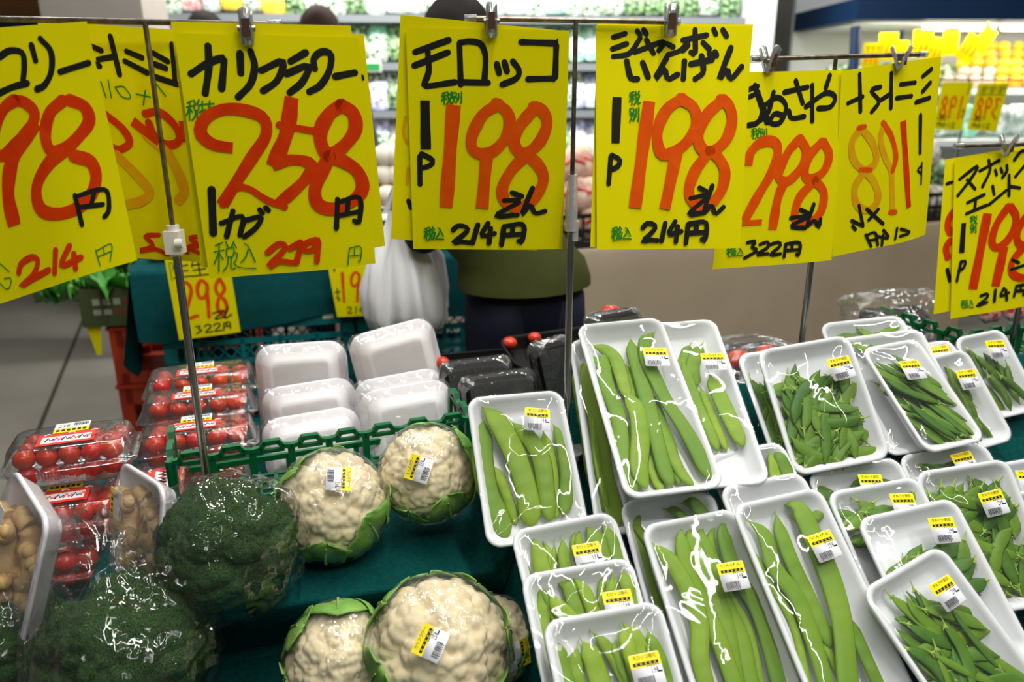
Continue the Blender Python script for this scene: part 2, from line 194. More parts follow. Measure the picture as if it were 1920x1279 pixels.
SG = json.loads('''{"a":{"c":[[-0.6827,0.9866,1.467],[-0.4858,0.9522,1.476],[-0.442,0.8968,1.2104],[-0.6434,0.9136,1.1471]],"s":[["k",72,0,394,108,472,89,550,103,546,157,520,209],["k",72,0,335,243,449,225,547,218],["k",72,0,619,76,628,135],["k",72,0,685,55,737,107,718,182,659,233,602,246],["k",72,0,773,190,960,167],["r",129,0,444,275,364,298,281,365,248,428,281,471,387,442,513,386,560,336,510,290,444,275],["r",171,1,560,370,422,445,340,511,285,619,289,734],["r",141,0,752,304,657,345,605,423,621,488,713,492,821,447,893,397,880,338,799,305],["r",141,0,725,493,594,534,488,611,482,693,564,730,692,735,808,699,868,628,853,560,760,526],["k",54,0,722,679,731,800],["k",54,0,720,686,861,678,916,694,904,767,871,791],["k",54,0,842,683,810,729],["k",54,0,728,730,876,740],["r",68,0,261,909,289,880,371,868,406,889,355,936,256,963,350,949,468,935],["r",68,0,537,869,504,952],["r",68,0,631,868,557,933,689,925],["r",68,0,649,903,645,961],["g",14,0,785,914,793,979],["g",14,0,784,918,880,906,855,973],["g",14,0,833,909,830,938],["g",14,0,794,942,871,935],["g",14,0,141,852,199,895],["g",14,0,156,915,205,923,167,958,117,922]]},"c":{"c":[[-0.3889,0.9553,1.4637],[-0.1887,1.0188,1.4631],[-0.1888,1.0505,1.1735],[-0.3944,0.9847,1.1671]],"s":[["k",76,0,59,149,145,112,235,88,240,104,209,206],["k",76,0,167,45,156,125,119,223],["k",76,0,331,70,323,145],["k",76,0,390,63,402,117,369,186,293,238],["k",76,0,436,134,559,99,518,172,433,214],["k",76,0,603,98,692,63],["k",76,0,571,147,700,115,656,179,580,221],["k",76,0,734,125,734,87,783,59,834,72,814,136,756,193,691,218],["k",76,0,847,157,963,141],["g",18,0,18,258,44,251],["g",18,0,11,275,43,270],["g",18,0,31,254,16,326],["g",18,0,24,278,5,306],["g",18,0,27,280,37,294],["g",18,0,54,249,59,262],["g",18,0,81,247,69,263],["g",18,0,53,266,77,265,70,286,50,288,53,266],["g",18,0,55,288,48,310,30,326],["g",18,0,65,288,58,320,73,317],["g",18,0,82,267,111,264],["g",18,0,98,252,86,316,80,309],["g",18,0,74,295,107,285],["g",18,0,117,264,158,262],["g",18,0,137,251,124,285,102,318],["g",18,0,125,280,148,278,121,319],["g",18,0,127,285,147,319],["r",129,1,229,440,125,424,66,379,96,323,198,286,323,290,420,324,419,393,331,479,225,581,129,676],["r",80,0,134,676,210,610,289,613,382,664,480,699],["r",80,0,501,350,700,379],["r",161,1,588,239,539,380,440,520],["r",129,1,436,516,551,496,661,519,610,587,452,682],["r",154,0,869,274,797,307,739,369,731,432,771,483,865,444,939,377,934,308,869,274],["r",154,0,771,488,700,574,667,632,675,692,746,720,834,709,927,670,958,620,926,554,841,508,771,488],["k",87,0,82,609,58,795],["k",60,0,110,755,234,731,206,812],["k",60,0,184,705,129,815],["k",60,0,253,748,340,736,303,782,229,821],["k",60,0,336,705,349,720],["k",60,0,371,698,385,710],["k",60,0,796,678,774,810],["k",60,0,794,693,929,679,917,791,888,782],["k",60,0,860,686,847,745],["k",60,0,794,752,912,743],["g",16,0,59,850,103,839],["g",16,0,48,878,103,873],["g",16,0,82,845,59,967],["g",16,0,71,885,39,931],["g",16,0,76,888,93,914],["g",16,0,121,838,130,861],["g",16,0,167,836,148,863],["g",16,0,120,868,161,867,150,904,116,904,120,868],["g",16,0,123,905,112,943,83,968],["g",16,0,140,906,131,961,156,957],["g",16,0,166,847,176,867],["g",16,0,155,890,178,891,162,927,152,932],["g",16,0,151,936,181,957,273,967],["g",16,0,225,850,246,867,274,937],["g",16,0,242,877,222,911,190,935],["r",71,0,352,897,425,860,456,883,347,963,413,942,486,951],["r",71,0,485,885,563,856,549,880,513,953],["r",71,0,644,853,583,866,568,898,622,897,657,854,637,953],["g",17,0,842,908,824,985],["g",17,0,842,908,914,907,903,977,891,973],["g",17,0,876,909,869,944],["g",17,0,836,946,904,946]]},"c2":{"c":[[-0.383,0.9627,1.4665],[-0.1832,1.0259,1.4672],[-0.1753,1.0568,1.1968],[-0.3815,0.9938,1.1743]],"s":[["k",42,0,965,181,967,193]]},"c3":{"c":[[-0.394,0.9628,1.4767],[-0.1982,1.0249,1.4769],[-0.2039,1.0543,1.1798],[-0.4053,0.9904,1.1805]],"s":[]},"b":{"c":[[-0.5859,1.03,1.4834],[-0.4017,1.03,1.4718],[-0.4011,1.03,1.1793],[-0.5978,1.03,1.1911]],"s":[["k",68,0,340,89,402,104],["k",68,0,476,45,506,197],["k",68,0,376,141,492,124],["k",68,0,342,160,379,167],["k",68,0,574,101,671,122],["k",68,0,554,141,694,182],["k",68,0,752,101,841,130],["k",68,0,749,144,823,159],["k",68,0,733,195,888,222],["k",68,0,885,60,874,219],["g",18,0,374,231,396,296],["g",18,0,424,222,432,295],["g",18,0,466,250,526,247,564,290,505,288,466,250],["g",18,0,603,273,697,281],["g",18,0,667,256,642,316],["g",18,0,745,224,800,273],["r",95,0,370,364,478,420,519,479,447,512,388,507],["r",95,0,647,353,745,342,841,398,853,458,777,480,699,449,663,390],["f",117,0,418,537,555,632,615,693,547,735,446,755],["f",117,0,640,444,779,530,849,667,803,721],["r",113,1,556,387,719,471],["r",113,1,894,373,906,463],["r",59,0,639,884,546,894,593,935,491,964,602,951,683,973],["r",59,0,758,895,819,959],["r",59,0,930,880,843,892,911,922,824,934,915,963]]},"d":{"c":[[-0.136,1.0661,1.4775],[0.0744,1.074,1.4748],[0.0728,1.1092,1.1821],[-0.1422,1.101,1.1837]],"s":[["k",72,0,52,99,260,47],["k",72,0,44,155,253,98],["k",72,0,130,96,133,177,104,230,119,241,295,222],["k",72,0,325,61,330,232],["k",72,0,328,57,385,51,450,59,479,92,485,136,477,219],["k",72,0,339,222,500,223],["k",72,0,555,143,569,181],["k",72,0,602,135,618,173],["k",72,0,654,131,693,168,677,202,589,230],["k",72,0,704,50,921,53,921,53,920,200,920,200,750,205],["k",120,1,104,302,102,520],["k",67,0,62,552,58,681],["k",67,0,74,540,141,568,127,593,69,606],["g",19,0,214,271,237,266],["g",19,0,210,282,240,279],["g",19,0,226,268,224,317],["g",19,0,223,285,209,303],["g",19,0,227,286,238,295],["g",19,0,247,264,253,274],["g",19,0,272,263,264,273],["g",19,0,249,276,271,275,268,290,250,291,249,276],["g",19,0,254,291,251,306,237,317],["g",19,0,263,291,263,312,276,310],["g",19,0,277,268,303,266,300,281,278,283,277,268],["g",19,0,276,288,306,286,302,310,294,306],["g",19,0,291,285,287,297,276,312],["g",19,0,317,270,317,295],["g",19,0,335,264,334,311,327,307],["o",164,1,284,320,225,791],["o",140,0,567,314,472,358,403,445,397,510,448,536,528,526,608,468,639,396,618,345,550,311],["o",140,0,803,324,715,396,667,476,700,525,763,524,836,475,877,395,843,340,786,324],["o",140,0,758,533,656,607,593,700,623,769,705,790,804,742,863,657,829,590,746,533],["o",154,1,492,542,461,795],["k",63,0,657,717,722,734],["k",63,0,605,756,711,758,553,828,694,825],["k",63,0,791,695,724,821,776,777,812,816,877,807],["k",65,0,268,902,299,881,349,884,365,902,322,934,267,967,316,961,378,964],["k",65,0,433,874,396,967],["k",65,0,501,866,456,929,543,916],["k",65,0,518,891,506,967],["k",65,0,606,881,590,973],["k",65,0,606,881,732,873,727,957,705,954],["k",65,0,666,879,661,920],["k",65,0,603,925,723,920],["g",22,0,82,897,103,891],["g",22,0,78,911,105,907],["g",22,0,93,894,90,954],["g",22,0,90,914,77,937],["g",22,0,93,915,103,927],["g",22,0,112,889,118,901],["g",22,0,134,887,127,901],["g",22,0,113,904,134,903,131,921,114,922,113,904],["g",22,0,117,922,114,941,102,954],["g",22,0,126,922,125,949,137,946],["g",22,0,139,893,146,902],["g",22,0,136,914,149,914,142,932,137,935],["g",22,0,137,937,155,946,204,948],["g",22,0,171,892,183,900,203,933],["g",22,0,182,905,173,922,158,935]]},"d2":{"c":[[-0.1427,1.0695,1.4933],[0.0616,1.079,1.4752],[0.0368,1.1136,1.1786],[-0.174,1.1037,1.1982]],"s":[["k",57,0,105,806,122,841],["f",36,0,59,426,53,497,81,543],["f",36,0,92,653,90,728]]},"e":{"c":[[0.1109,1.1038,1.4835],[0.3231,1.1209,1.4828],[0.3254,1.0899,1.1874],[0.1191,1.0729,1.1884]],"s":[["k",64,0,111,51,186,35],["k",64,0,105,101,196,78],["k",64,0,111,133,214,119,281,55],["k",64,0,263,23,281,41],["k",64,0,304,18,321,36],["k",64,0,248,114,435,67,402,106],["k",64,0,322,61,368,118],["k",64,0,452,76,494,90],["k",64,0,461,124,539,105,590,66],["k",64,0,555,60,709,38],["k",64,0,632,16,637,116,609,112],["k",64,0,590,82,557,105],["k",64,0,686,70,729,98],["k",64,0,752,13,767,33],["k",64,0,811,15,837,42],["k",71,0,197,153,222,222,267,229],["k",71,0,300,159,336,221],["k",71,0,454,136,381,228,439,186,464,228,526,209],["k",71,0,569,151,565,227],["k",71,0,611,163,749,143],["k",71,0,679,128,693,197,642,227],["k",71,0,730,116,749,134],["k",71,0,765,111,776,125],["k",71,0,868,92,800,227,846,185,877,226,944,173],["k",107,1,136,308,126,511],["k",64,0,95,573,81,694],["k",64,0,102,565,155,587,141,616,98,630],["g",21,0,219,291,243,285],["g",21,0,216,303,247,299],["g",21,0,232,288,232,340],["g",21,0,230,305,216,326],["g",21,0,233,306,245,317],["g",21,0,254,284,261,294],["g",21,0,279,282,271,294],["g",21,0,256,296,280,295,277,311,258,312,256,296],["g",21,0,262,312,259,329,246,340],["g",21,0,272,312,272,336,286,333],["g",21,0,220,358,245,357,243,376,222,377,220,358],["g",21,0,220,384,248,382,246,412,238,408],["g",21,0,234,381,231,396,220,414],["g",21,0,259,361,260,393],["g",21,0,276,354,277,414,270,409],["o",156,1,345,326,258,807],["o",139,0,558,314,462,361,401,456,422,551,486,559,592,511,659,432,638,356,548,314],["o",139,0,830,318,728,384,672,480,704,540,773,547,860,496,897,408,867,341,813,318],["o",139,0,755,547,659,637,620,735,678,792,769,792,846,723,862,637,811,576,755,547],["o",149,1,532,552,459,813],["k",60,0,692,715,737,730],["k",60,0,632,764,760,750,624,834,735,829],["k",60,0,779,706,727,829,777,797,809,835,863,805],["k",64,0,312,899,339,879,383,882,398,899,361,930,314,962,356,956,412,959],["k",64,0,464,878,441,960],["k",64,0,531,871,490,928,574,917],["k",64,0,549,894,540,964],["k",64,0,621,883,609,972],["k",64,0,621,883,743,877,741,957,720,954],["k",64,0,680,882,675,922],["k",64,0,620,926,736,922],["g",21,0,105,902,126,896],["g",21,0,103,915,129,912],["g",21,0,116,899,115,956],["g",21,0,114,918,103,940],["g",21,0,117,919,127,931],["g",21,0,135,895,140,906],["g",21,0,156,893,149,906],["g",21,0,136,909,156,908,154,925,138,926,136,909],["g",21,0,141,926,139,943,127,956],["g",21,0,149,926,149,951,161,948],["g",21,0,161,898,168,907],["g",21,0,159,919,172,919,166,935,161,938],["g",21,0,161,940,179,949,231,951],["g",21,0,194,898,207,906,228,937],["g",21,0,205,910,198,927,182,939]]},"e2":{"c":[[0.1138,1.1099,1.4863],[0.3263,1.1271,1.4863],[0.317,1.0948,1.1911],[0.1105,1.0781,1.1912]],"s":[]},"f":{"c":[[0.3274,1.2077,1.4263],[0.5159,1.272,1.4316],[0.5316,1.2659,1.1324],[0.3183,1.2029,1.1311]],"s":[["k",76,0,149,82,217,69],["k",76,0,156,119,230,99],["k",76,0,193,64,326,249],["k",76,0,166,258,248,247,284,186],["k",76,0,241,116,349,249],["k",76,0,363,101,326,205,219,255],["k",76,0,281,169,399,126,486,173,443,251,357,249,389,206,461,216],["k",76,0,459,102,664,80],["k",76,0,554,48,631,158],["k",76,0,513,195,543,231,654,225],["k",76,0,663,176,833,113,927,132,892,181,778,187],["k",76,0,707,72,730,249],["k",76,0,864,26,834,87],["g",19,0,204,280,227,275],["g",19,0,202,291,233,289],["g",19,0,216,278,223,326],["g",19,0,216,294,206,312],["g",19,0,220,295,233,305],["g",19,0,237,275,246,284],["g",19,0,263,274,256,284],["g",19,0,241,286,265,286,264,300,245,301,241,286],["g",19,0,249,301,249,316,237,326],["g",19,0,259,301,263,322,276,321],["g",19,0,272,279,298,278,299,293,277,293,272,279],["g",19,0,276,298,305,298,305,321,297,317],["g",19,0,290,296,288,308,280,322],["g",19,0,314,282,318,307],["g",19,0,330,277,338,323,330,319],["o",147,1,196,460,210,397,281,350,388,343,444,385,412,494,309,619,217,747],["o",82,1,200,760,361,760],["o",136,0,630,336,537,397,473,496,480,537,559,549,659,483,692,401,639,341],["o",136,0,826,359,723,430,696,521,762,547,869,508,907,426,850,360],["o",136,0,795,557,672,633,633,726,674,771,791,771,871,716,880,621,795,557],["o",141,1,530,544,479,635,454,804],["k",65,0,681,707,754,729],["k",65,0,602,748,756,745,608,792,733,807],["k",65,0,795,683,747,798,806,771,858,807,865,766],["k",54,0,258,866,324,862,298,892,341,913,248,949],["k",54,0,363,880,422,870,426,900,342,934,431,934],["k",54,0,446,884,512,875,530,895,454,940,536,939],["k",54,0,575,887,569,958],["k",54,0,575,887,692,887,694,952,674,949],["k",54,0,631,888,629,920],["k",54,0,576,922,688,923],["g",19,0,96,888,118,884],["g",19,0,95,900,124,898],["g",19,0,108,886,115,936],["g",19,0,108,903,98,921],["g",19,0,112,904,124,915],["g",19,0,128,883,136,893],["g",19,0,152,883,146,894],["g",19,0,132,896,154,896,154,910,136,911,132,896],["g",19,0,140,911,139,926,128,937],["g",19,0,149,911,152,933,165,932],["g",19,0,155,887,163,895],["g",19,0,155,905,168,906,165,920,160,922],["g",19,0,160,924,180,932,231,936],["g",19,0,188,889,202,896,227,924],["g",19,0,201,900,195,914,181,923]]},"g":{"c":[[0.5084,1.2632,1.4299],[0.7005,1.3435,1.454],[0.7308,1.359,1.1588],[0.5373,1.2789,1.1351]],"s":[["k",70,0,78,168,215,147],["k",70,0,175,30,202,222],["k",70,0,386,111,296,122,378,184,313,234],["k",70,0,488,48,501,230],["k",70,0,378,184,482,156],["k",70,0,588,114,736,116],["k",70,0,554,182,705,184],["k",70,0,815,90,902,59],["k",70,0,823,170,901,129],["k",70,0,757,221,905,210],["k",70,0,816,295,840,503],["k",38,0,869,563,879,685],["k",38,0,871,578,823,598,869,623],["f",116,0,216,309,135,376,163,474,278,540,382,497,333,396,216,309],["f",116,0,279,545,188,623,217,726,332,770,419,719,379,625,279,545],["f",98,0,449,312,412,375,463,486,538,568],["f",98,0,539,573,571,809],["o",87,0,429,301,522,385,575,497,548,574],["r",107,1,631,309,743,804],["o",75,0,189,307,251,305],["o",75,0,232,535,333,546],["o",75,0,542,805,600,812],["k",58,0,236,733,286,851],["k",58,0,172,811,287,856],["k",58,0,313,762,480,865],["k",58,0,426,776,339,827],["k",58,0,185,843,215,867],["k",49,0,663,917,775,953,659,959],["k",49,0,623,907,609,970],["k",49,0,485,902,543,955,436,933],["k",49,0,483,931,477,991],["k",49,0,317,909,376,985],["k",49,0,318,915,405,908,438,983],["k",49,0,363,947,419,949]]},"h":{"c":[[0.8017,1.4335,1.2816],[1.0047,1.4846,1.301],[1.0375,1.4655,1.0065],[0.835,1.4145,0.9874]],"s":[["k",62,0,56,121,236,55,176,123,40,221],["k",62,0,134,132,216,194],["k",62,0,260,88,457,39],["k",62,0,349,29,363,97,291,187],["k",62,0,421,97,434,126],["k",62,0,478,91,491,116],["k",62,0,539,77,541,111,496,148],["k",62,0,632,153,750,78],["k",62,0,616,50,685,1,758,1],["k",62,0,142,272,312,236],["k",62,0,227,254,216,321],["k",62,0,134,339,338,305],["k",62,0,395,192,413,243],["k",62,0,362,304,536,231],["k",62,0,565,139,568,265],["k",62,0,570,207,682,227],["g",23,0,176,364,201,361],["g",23,0,173,374,205,374],["g",23,0,189,362,191,409],["g",23,0,188,378,174,394],["g",23,0,191,379,204,389],["g",23,0,212,361,220,370],["g",23,0,239,362,230,371],["g",23,0,215,372,239,374,237,387,217,387,215,372],["g",23,0,221,387,219,401,205,410],["g",23,0,231,388,233,409,247,408],["g",23,0,178,417,203,418,202,434,181,433,178,417],["g",23,0,180,438,207,440,205,464,198,460],["g",23,0,193,437,190,450,181,463],["g",23,0,217,423,218,450],["g",23,0,233,419,236,468,229,464],["k",101,1,107,394,94,581],["k",60,0,89,638,53,757],["k",60,0,89,638,138,640,115,681,69,693],["r",171,1,350,356,220,828],["r",171,1,531,583,450,831],["r",141,0,558,335,446,432,402,536,456,582,579,533,650,417,593,338],["r",141,0,808,371,689,472,667,555,740,596,852,538,901,440],["r",141,0,758,598,625,682,626,765,758,807,873,766],["k",60,0,619,678,691,702],["k",60,0,606,739,780,722],["k",57,0,303,880,368,872,366,898,268,941,368,928],["k",57,0,450,855,441,930],["k",57,0,537,852,502,901,588,887],["k",57,0,557,866,572,932],["k",57,0,670,852,647,917],["k",57,0,670,852,785,859,772,919,753,914],["k",57,0,725,856,716,886],["k",57,0,663,884,772,892],["g",20,0,104,893,124,890],["g",20,0,102,905,128,904],["g",20,0,114,892,116,941],["g",20,0,114,908,103,926],["g",20,0,116,909,127,920],["g",20,0,133,890,139,900],["g",20,0,154,890,147,901],["g",20,0,135,902,154,903,153,918,137,917,135,902],["g",20,0,140,918,139,933,128,943],["g",20,0,148,918,149,941,161,940],["g",20,0,158,892,166,901],["g",20,0,157,910,170,912,165,927,160,929],["g",20,0,160,931,179,940,230,948],["g",20,0,191,895,205,903,227,935],["g",20,0,203,908,196,922,181,931]]},"h2":{"c":[[0.7856,1.4354,1.2824],[0.991,1.4876,1.3078],[1.0009,1.4636,1.0212],[0.8004,1.4127,0.9971]],"s":[["k",62,0,33,156,82,151],["r",137,0,129,341,83,381,76,432,109,476],["r",137,0,107,531,76,573,102,634],["k",82,0,107,717,145,792]]}}''')
BN = json.loads('''{"T1":[[168,-457,104,-349,-202,-251,-788],[180,187,531,238,176,222,-693],[204,365,530,381,-2,321,-781],[313,-499,795,-643,269,-590,-284,-497,-624,-418,-991],[237,526,607,614,344,623,-110,561,-303,415,-777],[275,-83,694,105,422,231,95,228,-321,205,-828],[339,-490,973,-325,735,-151,217,-63,-343,-64,-886]],"T2":[[113,-568,871,-619,719,-708,511,-854,-237],[138,-281,959,-240,758,-267,533,-286,-257],[106,-142,891,-232,572,-328,-214],[139,169,990,109,829,113,640,164,-156],[163,237,996,173,840,163,724,154,-88],[229,-422,1018,-399,790,-413,563,-401,-225],[184,-35,917,-80,726,-108,546,-145,-247],[304,337,1069,383,798,383,562,418,-235],[216,548,979,595,756,599,542,643,-254]],"T3":[[193,-518,999,-443,838,-516,622,-626,239,-662,-100],[129,-497,992,-405,811,-368,596,-237,-105],[132,417,1029,312,860,266,696,184,-39],[88,472,976,479,876,448,686,413,-56],[260,-259,1047,-116,889,-80,587,22,-123],[214,-378,880,-322,692,-207,527,118,-52],[185,-41,1023,48,819,92,557,215,-146],[153,449,935,389,804,354,681,268,-54],[243,646,1007,601,812,603,660,649,-76]],"T4":[[180,-336,805,-416,573,-412,426,-378,35],[240,-640,937,-580,754,-570,455,-532,65],[262,-271,852,-203,666,-175,382,-123,-5],[162,-124,923,-26,769,50,582,105,330,184,-48],[122,134,803,76,673,120,381,183,-4],[226,263,948,340,762,377,523,440,131],[102,443,754,457,643,480,504,543,113],[164,520,813,516,691,556,471,625,83],[204,215,903,210,688,227,455,271,61]],"J1":[[196,-510,1037,-455,844,-424,633,-359,397],[227,-179,866,-71,561,-70,259,-69,-34],[162,-156,-799,-158,-1099,-124,-1467],[157,198,198,173,-303,194,-759,127,-1347],[169,136,-156,151,-642,190,-1146,320,-1423],[197,-501,1203,-334,1089,-214,892,-204,527,-207,277,-179,78],[220,-330,1019,-425,710,-462,311,-435,-220,-551,-1043,-477,-1417],[216,127,1231,83,906,68,390,34,-166,2,-622,-27,-1115,6,-1453],[258,-220,229,-158,-140,-222,-591,-371,-1068,-349,-1379],[226,524,1299,342,1115,244,726,272,313,317,-86,423,-521,499,-955,551,-1382]],"J2":[[204,-438,1279,-553,1022,-586,457,-579,-103,-566,-593,-454,-1206],[271,-418,1254,-438,688,-382,115,-406,-596,-304,-1492],[97,-476,116,-506,-594,-435,-1183]],"J3":[[175,219,1219,51,925,-125,642],[203,408,1188,157,760,112,322],[138,158,281,205,-314,259,-934],[171,-2,816,2,85,72,-531,125,-951],[238,345,477,387,-131,433,-571,494,-928]],"J4":[[123,-597,1177,-685,990,-738,799,-813,384],[154,-369,1507,-343,1303,-321,1148,-284,745],[184,-26,1603,-7,1387,-146,1141,-302,715],[200,312,1553,204,1343,83,1138,-82,710],[201,467,1589,432,1327,359,1125,249,685],[202,539,1661,600,1387,587,1140,563,710]],"J6":[[146,-363,1507,-477,1239,-499,767,-478,186,-453,-126],[118,-588,1282,-481,1226,-420,1097,-307,802],[134,-16,1437,128,1372,197,1225,309,926],[189,232,1588,356,1453,452,1300,589,1020]],"J7":[[129,428,1585,291,1291,249,1040,256,638,358,90,258,-520,218,-1024],[211,247,1612,165,1367,179,1003,167,485,214,4,138,-495,102,-998],[243,65,1603,3,1345,29,757,54,269,-77,-449,-120,-952],[212,554,1583,447,1314,407,807,519,343,511,-58,451,-562,423,-1064],[224,-99,1585,-162,1350,-232,931,-184,483,-129,74,-125,-439,-105,-935],[219,-614,1362,-504,1234,-384,961,-308,508,-332,231,-451,-85,-479,-363,-493,-864]],"J9":[[112,-570,1092,-522,860,-438,445,-399,-38,-537,-632,-576,-902],[108,-186,52,-134,-170,-98,-520,-79,-785],[146,-248,488,-174,240,-68,-45,68,-264,175,-492],[205,-21,1396,-80,1124,-106,718,-80,315,-79,-66,-79,-349],[222,-458,1381,-328,1151,-385,729,-254,307,-279,-182,-346,-678,-369,-947],[130,749,1292,623,1255,448,1211,338,1113],[174,313,-40,272,-474,267,-829,262,-1093],[280,128,1630,272,1397,284,1125,270,583,224,221,132,-163,-98,-740,-167,-1009]]}''')
LB = json.loads('''{"T1":[0.0244,0.0619,"M",-10],"T2":[0.0166,0.0563,"M",-2],"T3":[0.0366,0.0544,"M",-2],"T4":[0.031,0.0391,"M",0],"J1":[0.0336,0.0652,"I",-8],"J3":[0.0404,0.0557,"I",-5],"J7":[0.026,0.0718,"I",-3],"J9":[0.0281,0.0803,"I",4],"K1":[0.0405,0.0456,"K",3],"K5":[-0.002,0.0368,"k",-5],"K7":[0.0161,0.0287,"S",-6],"K8":[0.01,0.0398,"S",-8],"K6":[0.0113,0.0576,"S",0],"K9":[0.0082,0.0668,"K",-10],"K10":[0.0252,0.0659,"K",-8],"K11":[0.0302,0.0652,"K",-8],"K12":[0.0248,0.0565,"K",0],"K13":[0.0178,0.0753,"K",3],"K14":[0.0198,0.0421,"K",4],"K15":[-0.0365,0.0683,"K",-8]}''')
# ---------------------------------------------------------------- materials
foam = mat('white_foam', (226, 228, 229), .55, .35, bump=.12, bump_s=900, sss=.0)
foam_dim = mat('thin_white_foam', (246, 240, 245), .5, .4, bump=.1, bump_s=700)
black_plastic = mat('black_plastic', (16, 15, 16), .5, .15)
cling = film_mat('cling_film', .012, .22, .03, .3, 18, .015)
cling_loose = film_mat('loose_film', .05, .5, .06, 1.0, 45, .05)
bagfilm = film_mat('clear_bag', .02, .5, .05, 1.0, 26, .004, stretch=(1, 1, .5))
clear = film_mat('clear_plastic', .08, .7, .1, .3, 60, .025)
clip_clear = film_mat('clip_plastic', .12, .7, .12, 0, 1, .16, (225, 225, 222))
paper = mat('yellow_paper', (226, 214, 0), .8, .06, noise_s=5, noise_a=.35, rgb2=(234, 222, 6))
ink = mat('black_marker', (27, 28, 22), .6, .2)
red_ink = mat('red_marker', (208, 46, 2), .6, .1, noise_s=38, noise_a=.25, rgb2=(220, 66, 2))
orange_ink = mat('orange_marker', (232, 92, 4), .6, .1, noise_s=40, noise_a=.25, rgb2=(222, 72, 2))
faded_ink = mat('bleeding_marker', (226, 150, 8), .6, .2, noise_s=45, noise_a=.2, rgb2=(222, 176, 4))
green_ink = mat('green_pen', (18, 132, 40), .6, .2)
steel = mat('chrome_steel', (165, 163, 160), .2, .5, 1, bump=.1, bump_s=300)
steel_old = mat('worn_steel', (150, 140, 128), .38, .5, 1, noise_s=60, noise_a=.2, rgb2=(96, 84, 72), bump=.2, bump_s=500)
white_pl = mat('white_plastic', (225, 222, 216), .4, .4)
brown_pad = mat('brown_rubber', (72, 44, 30), .6, .3)
cloth_m = mat('green_cloth', (7, 80, 76), .9, .1, noise_s=140, noise_a=.3, rgb2=(3, 56, 55), bump=1.0, bump_s=300)
st_white = mat('sticker_white', (240, 240, 244), .45, .3); st_yel = mat('sticker_yellow', (250, 226, 8), .45, .3)
st_blk = mat('sticker_black', (18, 18, 20), .5, .3); st_red = mat('sticker_red', (226, 58, 40), .45, .3)
bean_m = mat('flat_bean_green', (130, 158, 34), .5, .25, noise_s=16, noise_a=.28, rgb2=(110, 146, 24), bump=.1, bump_s=260, rnd=.2)
bean_m2 = mat('long_bean_green', (104, 144, 30), .5, .25, noise_s=14, noise_a=.28, rgb2=(126, 156, 38), bump=.1, bump_s=260, rnd=.22)
stem_m = mat('pale_stem', (150, 176, 76), .5, .3)
pea_m = mat('snow_pea_green', (66, 108, 12), .45, .3, noise_s=30, noise_a=.3, rgb2=(92, 132, 22), rnd=.34)
snap_m = mat('snap_pea_green', (66, 98, 16), .42, .28, noise_s=30, noise_a=.3, rgb2=(84, 116, 24), rnd=.18)
# ---------------------------------------------------------------- stall cloth over a stepped, slanted display
YW = D(15); CS, SN = math.cos(YW), math.sin(YW)
def xy(s, t): return (s * CS - t * SN, s * SN + t * CS)
def st(x, y): return (x * CS + y * SN, -x * SN + y * CS)
def sm(a, b, x):
    k = min(max((x - a) / (b - a), 0), 1); return k * k * (3 - 2 * k)
def cloth_z(s, t):
    left = .60 + .135 * sm(.922, .94, t)
    slope = min(.87 * t - .036, .935)
    slope += (.70 - slope) * sm(1.10, 1.16, t)
    left += (.70 - left) * sm(1.16, 1.24, t)
    left -= .092 * (1 - sm(-.375, -.335, s)) * sm(.922, .94, t) * (1 - .4 * sm(1.3, 1.36, t))
    k = sm(.226, .252, s)
    z = left * (1 - k) + slope * k
    return z
def cloth_pt(u, v):
    s = -.56 + 2.3 * u; t = .36 + 1.32 * v
    z = cloth_z(s, t); f = min(max((z - .60) / .135, 0), 1); k = sm(.226, .252, s)
    dt = .10 * (1 - k) * ((1 - f) if t >= .922 else max(0, 1 - (.922 - t) / .12)) if t < .95 else 0
    x, y = xy(s, t + dt)
    z += .004 * noise.noise((x * 7, y * 7, 1)) + .002 * noise.noise((x * 22, y * 22, 4))
    return (x, y, z)
mb = MB(); mb.grid(cloth_pt, 150, 240)
ring = [(i / 60, 0) for i in range(61)] + [(1, i / 40) for i in range(1, 41)] + [(1 - i / 60, 1) for i in range(1, 61)] + [(0, 1 - i / 40) for i in range(1, 40)]
rp = [cloth_pt(*r) for r in ring]; n = len(rp); vs = []
for k in range(5):
    for i, (p, r) in enumerate(zip(rp, ring)):
        w = .012 * k / 4 * math.sin(i * .9); ox = (r[0] - .5) * .02 * k; oy = (r[1] - .5) * .02 * k
        dx, dy = xy(ox + (w if r[1] in (0, 1) else 0) * .3, oy + w); vs.append((p[0] + dx, p[1] + dy, p[2] + (.16 - p[2]) * k / 4))
mb.add(vs, [(k * n + i, k * n + (i + 1) % n, (k + 1) * n + (i + 1) % n, (k + 1) * n + i) for k in range(4) for i in range(n)])
tbl = thing('display_table', 'stepped produce stall table draped in dark green cloth', 'display table')
mb.build('cloth', cloth_m, tbl)
wood = mat('plywood', (120, 98, 70), .7, .2)
for s_, t_ in ((-.5, .45), (1.68, .45), (-.5, 1.6), (1.68, 1.6)):
    x, y = xy(s_, t_); MB().box((x, y, .2), (.05, .05, .4)).build('leg', wood, tbl)
